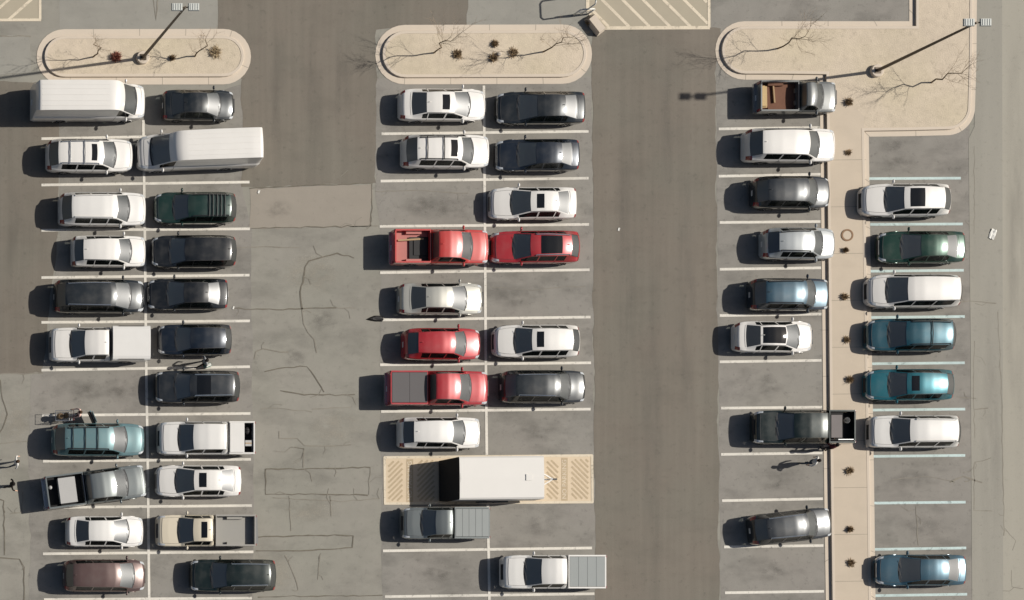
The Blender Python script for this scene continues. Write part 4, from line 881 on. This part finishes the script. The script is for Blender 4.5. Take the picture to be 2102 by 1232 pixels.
for k, (x, y, who) in enumerate(((1738, 212, 'beside the nose of the small grey pickup'), (1738, 315, 'beside the nose of the big white SUV'), (1732, 515, 'below the round cover'), (1730, 611, 'beside the nose of the dark blue SUV'),
        (1734, 699, 'left of the deep teal SUV'), (1740, 780, 'left of the bright teal hatchback'), (1740, 967, 'below the black-green pickup bed'), (1741, 1087, 'beside the nose of the askew dark SUV'), (1743, 1156, 'lowest in the footway'))):
    shrub(x, y, random.uniform(.2, .32), random.uniform(.16, .3), 'small dormant shrub in the footway ' + who, 20 + k, 0, 200, z=.155)
# round utility cover in the footway
cv = empty('utility_cover', (*G(1736, 484).xy, .152)); tag(cv, 'round brown-rimmed utility cover in the footway', 'utility cover')
MB().lathe([(.26, .0), (.36, .0), (.36, .03), (.26, .03), (.26, .0)], n=28, cap=(0, 0)).build('rim', noisy('cover_rust', A_(146, 118, 92), amp=.15), cv); MB().lathe([(.255, .0), (.255, .016), (.2, .02), (.02, .02)], n=28).build('lid', M_walk, cv)
o = MB().sphere((0, 0, .07), (.17, .13, .1), 9, 6).build('stone', M_conc, None, True); o.location = (*G(1022, 113).xy, .14); tag(o, 'pale stone among the shrubs of the middle island', 'stone')

# ------------------------------------------------------------------ cart corral end by the middle island
cc = empty('cart_corral', (*G(1176, 12).xy, .015), R(3)); tag(cc, 'white tubular cart corral end at the top of the middle island', 'cart corral')
M_tube = noisy('tube_white', A_(232, 230, 222), amp=.04, rough=.4)
for y in (.55, -.55):
    pts = [(-.0, y, 0), (-.0, y, .95), (.08, y, 1.05), (.75, y, 1.05), (.83, y, .95), (.83, y, 0)]; MB().tube(pts, .05, 8).build('rail', M_tube, cc, True)
MB().tube([(.4, .55, 0), (.4, .55, 2.0), (.4, .4, 2.12), (.4, -.4, 2.12), (.4, -.55, 2.0), (.4, -.55, 0)], .045, 8).build('hoop', M_tube, cc, True)
MB().tube([(.0, .55, .5), (.83, .55, .5)], .025, 6).build('rail', M_tube, cc); MB().tube([(.0, -.55, .5), (.83, -.55, .5)], .025, 6).build('rail', M_tube, cc)
wedge = empty('concrete_wedge', (*G(1219, 53).xy, .03), R(-52)); tag(wedge, 'pale concrete wedge block beside the cart corral', 'block')
MB().box((0, 0, .22), (1.25, .55, .44), 0, .8).build('wedge_body', M_conc, wedge)
shrub(1206, 46, .3, .5, 'dark twiggy shrub against the pale wedge block at the top', 40, 0, 200, z=.02)

# ------------------------------------------------------------------ litter and small things on the asphalt
M_lit = noisy('litter_white', A_(236, 234, 226), amp=.04)
for x, y, s, lb in ((2037, 481, .30, 'crumpled white sheet lying on the road at the right'), (1270, 471, .09, 'white scrap in the right drive lane'),
                    (531, 394, .10, 'pale scrap right of the dark green wagon'), (479, 632, .08, 'pale scrap at the end of a crack near the black sedan')):
    rnd = random.Random(int(x)); V = []; F = []; n = 6
    for i in range(n):
        for j in range(n): V.append(((i/(n-1)-.5) * s * 1.1 + rnd.gauss(0, s*.04), (j/(n-1)-.5) * s * 2 + rnd.gauss(0, s*.04), .02 + abs(rnd.gauss(0, s * .12))))
    for i in range(n-1):
        for j in range(n-1): F.append((i*n+j, (i+1)*n+j, (i+1)*n+j+1, i*n+j+1))
    o = link('paper_scrap', mesh('paper_scrap', V, F), M_lit); o.location = (*G(x, y).xy, .012); o.rotation_euler.z = -.35; tag(o, lb, 'litter', 'paper scraps on the asphalt')
V = []; F = []; rnd = random.Random(5); outl = [(-.55, -.03), (-.3, .1), (-.05, .2), (.25, .2), (.45, .15), (.5, -.05), (.4, -.16), (.0, -.15), (-.3, -.1)]
V = [(x, y, .01) for x, y in outl] + [(x*.7 + .03, y*.6, .12 + rnd.uniform(0, .06)) for x, y in outl]; n = len(outl)
F = [(i, (i+1) % n, n + (i+1) % n, n + i) for i in range(n)] + [tuple(range(n, 2*n))]
o = link('tarp', mesh('tarp', V, F), M_tarp); o.location = (*G(770, 655).xy, .012); tag(o, 'dark crumpled tarp at the line end behind the beige sedan', 'tarp')

# ------------------------------------------------------------------ shopping cart
sc_ = empty('shopping_cart', (*G(124, 857).xy, .012), 0); tag(sc_, 'wire shopping cart beside the pale teal SUV', 'cart')
bk = MB()
x0_, x1_, yb_, yt_, zb_, zt_ = -.48, .48, .24, .30, .52, .98
rim_ = [(x0_, -yt_, zt_ - .06), (x1_, -yt_, zt_), (x1_, yt_, zt_), (x0_, yt_, zt_ - .06), (x0_, -yt_, zt_ - .06)]; bk.tube(rim_, .014, 5)
bot_ = [(x0_ + .1, -yb_, zb_), (x1_ - .05, -yb_, zb_), (x1_ - .05, yb_, zb_), (x0_ + .1, yb_, zb_), (x0_ + .1, -yb_, zb_)]; bk.tube(bot_, .012, 5)
for k in range(14):
    f = k / 13
    for s in (-1, 1): bk.bar((x0_ + (x1_-x0_)*f, s*yt_, zt_ - .06*(1-f)), (x0_+.1 + (x1_-x0_-.15)*f, s*yb_, zb_), .006, .006, 4)
    bk.bar((x0_+.1 + (x1_-x0_-.15)*f, -yb_, zb_), (x0_+.1 + (x1_-x0_-.15)*f, yb_, zb_), .006, .006, 4)
for k in range(8):
    f = -1 + 2*k/7; bk.bar((x0_, f*yt_, zt_-.06), (x0_+.1, f*yb_, zb_), .006, .006, 4); bk.bar((x1_, f*yt_, zt_), (x1_-.05, f*yb_, zb_), .006, .006, 4)
bk.build('basket', M_chr, sc_); MB().bar((x1_ + .1, -.29, 1.04), (x1_ + .1, .29, 1.04), .02, .02, 8).bar((x1_, -.29, .97), (x1_ + .1, -.29, 1.04), .014).bar((x1_, .29, .97), (x1_ + .1, .29, 1.04), .014).build('handle', M_tl, sc_)
fr = MB()
for s in (-1, 1): fr.tube([(x0_ + .05, s*.22, .14), (x1_ - .02, s*.26, .14), (x1_ - .02, s*.26, .95)], .014, 5)
fr.build('frame', M_chr, sc_)
for sx in (x0_ + .08, x1_ - .05):
    for s in (-1, 1):
        tm, rm = wheel_meshes(.07, .03); wv = link('wheel', tm, M_rub, sc_); wv.location = (sx, s*.24, .07)
bgm = MB().sphere((-.15, 0, .68), (.22, .19, .16), 9, 6).sphere((.2, .03, .66), (.17, .18, .15), 9, 6).build('grocery_bags', noisy('bag_brown', A_(120, 100, 76), amp=.1)); bgm.parent = None; bgm.location = sc_.location; tag(bgm, 'brown grocery bags inside the shopping cart', 'bags')

# ------------------------------------------------------------------ people
def person(px, py, face, top, pants, hair, skin, label, stride=.25, arms=((.15, .1), (-.15, .1)), z0=.012, h=1.70, bend=0.0, reach=0.0):
    """standing or walking figure; face in degrees (world), one continuous skinned body"""
    k = h / 1.72; root = empty('person', (*G(px, py).xy, z0), R(face)); tag(root, label, 'person')
    J = {}; 
    def a(nm, x, y, z, r): J[nm] = (Vector((x, y, z)) * k, r * k)
    a('pelvis', 0, 0, .95, .135); a('waist', bend * .3, 0, 1.08, .125); a('chest', bend * .7, 0, 1.28, .15); a('neckb', bend, 0, 1.44, .07); a('neck', bend + .01, 0, 1.50, .052)
    a('chin', bend + .035, 0, 1.555, .07); a('head', bend + .03, 0, 1.63, .095); a('crown', bend + .02, 0, 1.685, .07); a('nose', bend + .13, 0, 1.60, .016)
    for s, nm in ((1, 'l'), (-1, 'r')):
        st_ = stride * s
        a('hip' + nm, 0, s * .10, .90, .095); a('knee' + nm, st_ * .45 + .03, s * .105, .50, .062); a('ank' + nm, st_ - .03, s * .11, .09, .042); a('toe' + nm, st_ + .15, s * .12, .035, .038)
        sw = arms[0 if s > 0 else 1][0]; out = arms[0 if s > 0 else 1][1]
        a('sh' + nm, bend * .9, s * .19, 1.40, .062); a('el' + nm, bend * .9 + sw * .5 + reach * .4, s * (.21 + out), 1.13 + reach * .1, .045); a('wr' + nm, bend * .9 + sw + .10 + reach, s * (.20 + out * .8), .92 + reach * .5, .032)
        hx = bend * .9 + sw + .13 + reach; hy = s * (.20 + out * .8); hz_ = .86 + reach * .52
        a('palm' + nm, hx, hy, hz_, .030)
        for q, (dx, ln) in enumerate(((.030, .055), (.012, .075), (-.006, .08), (-.024, .07))): a('f%d%s' % (q, nm), hx + dx, hy, hz_ - ln, .0095)
        a('th' + nm, hx + .055, hy - s * .01, hz_ - .02, .010)
    E = [('pelvis', 'waist'), ('waist', 'chest'), ('chest', 'neckb'), ('neckb', 'neck'), ('neck', 'chin'), ('chin', 'head'), ('head', 'crown'), ('head', 'nose')]
    for nm in 'lr': E += [('pelvis', 'hip' + nm), ('hip' + nm, 'knee' + nm), ('knee' + nm, 'ank' + nm), ('ank' + nm, 'toe' + nm), ('chest', 'sh' + nm), ('sh' + nm, 'el' + nm), ('el' + nm, 'wr' + nm), ('wr' + nm, 'palm' + nm), ('palm' + nm, 'th' + nm)] + [('palm' + nm, 'f%d%s' % (q, nm)) for q in range(4)]
    names = list(J); me = bpy.data.meshes.new('body'); me.from_pydata([J[q][0] for q in names], [(names.index(x), names.index(y)) for x, y in E], [])
    tmp = bpy.data.objects.new('tmp', me); col.objects.link(tmp); md = tmp.modifiers.new('s', 'SKIN'); md.use_smooth_shade = True
    for i, q in enumerate(names): sv = me.skin_vertices[0].data[i]; sv.radius = (J[q][1], J[q][1] * (1.0)); sv.use_root = (q == 'pelvis')
    sub = tmp.modifiers.new('u', 'SUBSURF'); sub.levels = 1; sub.render_levels = 1
    bpy.context.view_layer.update(); bm_ = bpy.data.meshes.new_from_object(tmp.evaluated_get(bpy.context.evaluated_depsgraph_get())); bpy.data.objects.remove(tmp); bm_.name = 'body'
    bm_.materials.clear()
    for m_ in (skin, top, pants, M_blk): bm_.materials.append(m_)
    P_ = {q: J[q][0] for q in names}
    for f in bm_.polygons:
        c = f.center; q = min(names, key=lambda s_: (P_[s_] - c).length)
        idx = 0
        if q in ('waist', 'chest', 'neckb') or q[:2] in ('sh', 'el'): idx = 1
        elif q == 'pelvis' or q[:3] in ('hip', 'kne') or (q[:3] == 'ank' and c.z > .11): idx = 2
        elif q[:3] in ('ank', 'toe'): idx = 3
        f.material_index = idx; f.use_smooth = True
    o = bpy.data.objects.new('body', bm_); col.objects.link(o); o.parent = root
    hp = J['head'][0]
    hb = MB().sphere((hp.x - .02, 0, hp.z + .035 * k), (.118 * k, .106 * k, .105 * k), 12, 8).sphere((hp.x - .055, 0, hp.z - .03), (.085 * k, .10 * k, .11 * k), 10, 6).build('hair', hair, root, True)
    for s in (-1, 1): MB().sphere((hp.x + .093 * k, s * .035 * k, hp.z + .005), (.008, .014, .009), 6, 4).build('eye', M_blk, root)
    MB().box((hp.x + .092 * k, 0, hp.z - .06 * k), (.012, .045, .010)).build('mouth', M_tl, root)
    return root
SK1 = principled('skin_light', A_(222, 178, 150), .6)[0]; SK2 = principled('skin_mid', A_(176, 126, 96), .6)[0]
cl = lambda n, c: noisy('cloth_' + n, A_(*c), amp=.1, layers=((6.0, 1.0), (40.0, .6)), rough=.9)
HB = cl('hair_black', (30, 24, 20)); HBr = cl('hair_brown', (74, 54, 36))
person(26, 953, 15, cl('white', (232, 228, 220)), cl('denim', (70, 84, 100)), HBr, SK1, 'brown-haired person in a white top walking at the left edge', .28, ((.2, .14), (-.2, .16)))
person(17, 998, -10, cl('black', (34, 28, 24)), cl('jeans_black', (40, 40, 44)), HB, SK1, 'person in black clothes walking at the left edge', .25, ((-.15, .1), (.3, .12)))
person(156, 853, 180, cl('pink', (238, 200, 186)), cl('maroon', (88, 40, 40)), HBr, SK1, 'person in a pale pink top pushing the shopping cart', .12, ((.2, .05), (.2, .05)), bend=.06, reach=.12)
person(410, 748, 200, cl('grey', (150, 152, 152)), cl('jeans_black', (40, 40, 44)), HB, SK1, 'person in a grey top between the navy hatchback and dark grey SUV', .2, ((.1, .12), (-.1, .12)))
person(1651, 951, 160, cl('white', (232, 228, 220)), cl('denim', (70, 84, 100)), HB, SK2, 'person in a white top below the black-green pickup', .22, ((.12, .12), (-.12, .12)))
person(1688, 923, 95, cl('wine', (92, 34, 38)), cl('jeans_black', (40, 40, 44)), HB, SK1, 'person in wine red leaning over the bed side of the black-green pickup', .06, ((.15, .06), (.15, .06)), bend=.10, reach=.14)
bag = empty('shopping_bag', (*G(424, 752).xy, .013), .4); tag(bag, 'teal and white shopping bag beside the person in grey', 'bag')
MB().box((0, 0, .22), (.36, .2, .44), 0, .9).build('bag_body', cl('bag_teal', (60, 130, 122)), bag); MB().tube([(-.1, 0, .44), (-.08, 0, .58), (.08, 0, .58), (.1, 0, .44)], .012).build('handle', M_tube, bag); MB().box((0, 0, .445), (.3, .14, .03)).build('wrapping', M_lit, bag)
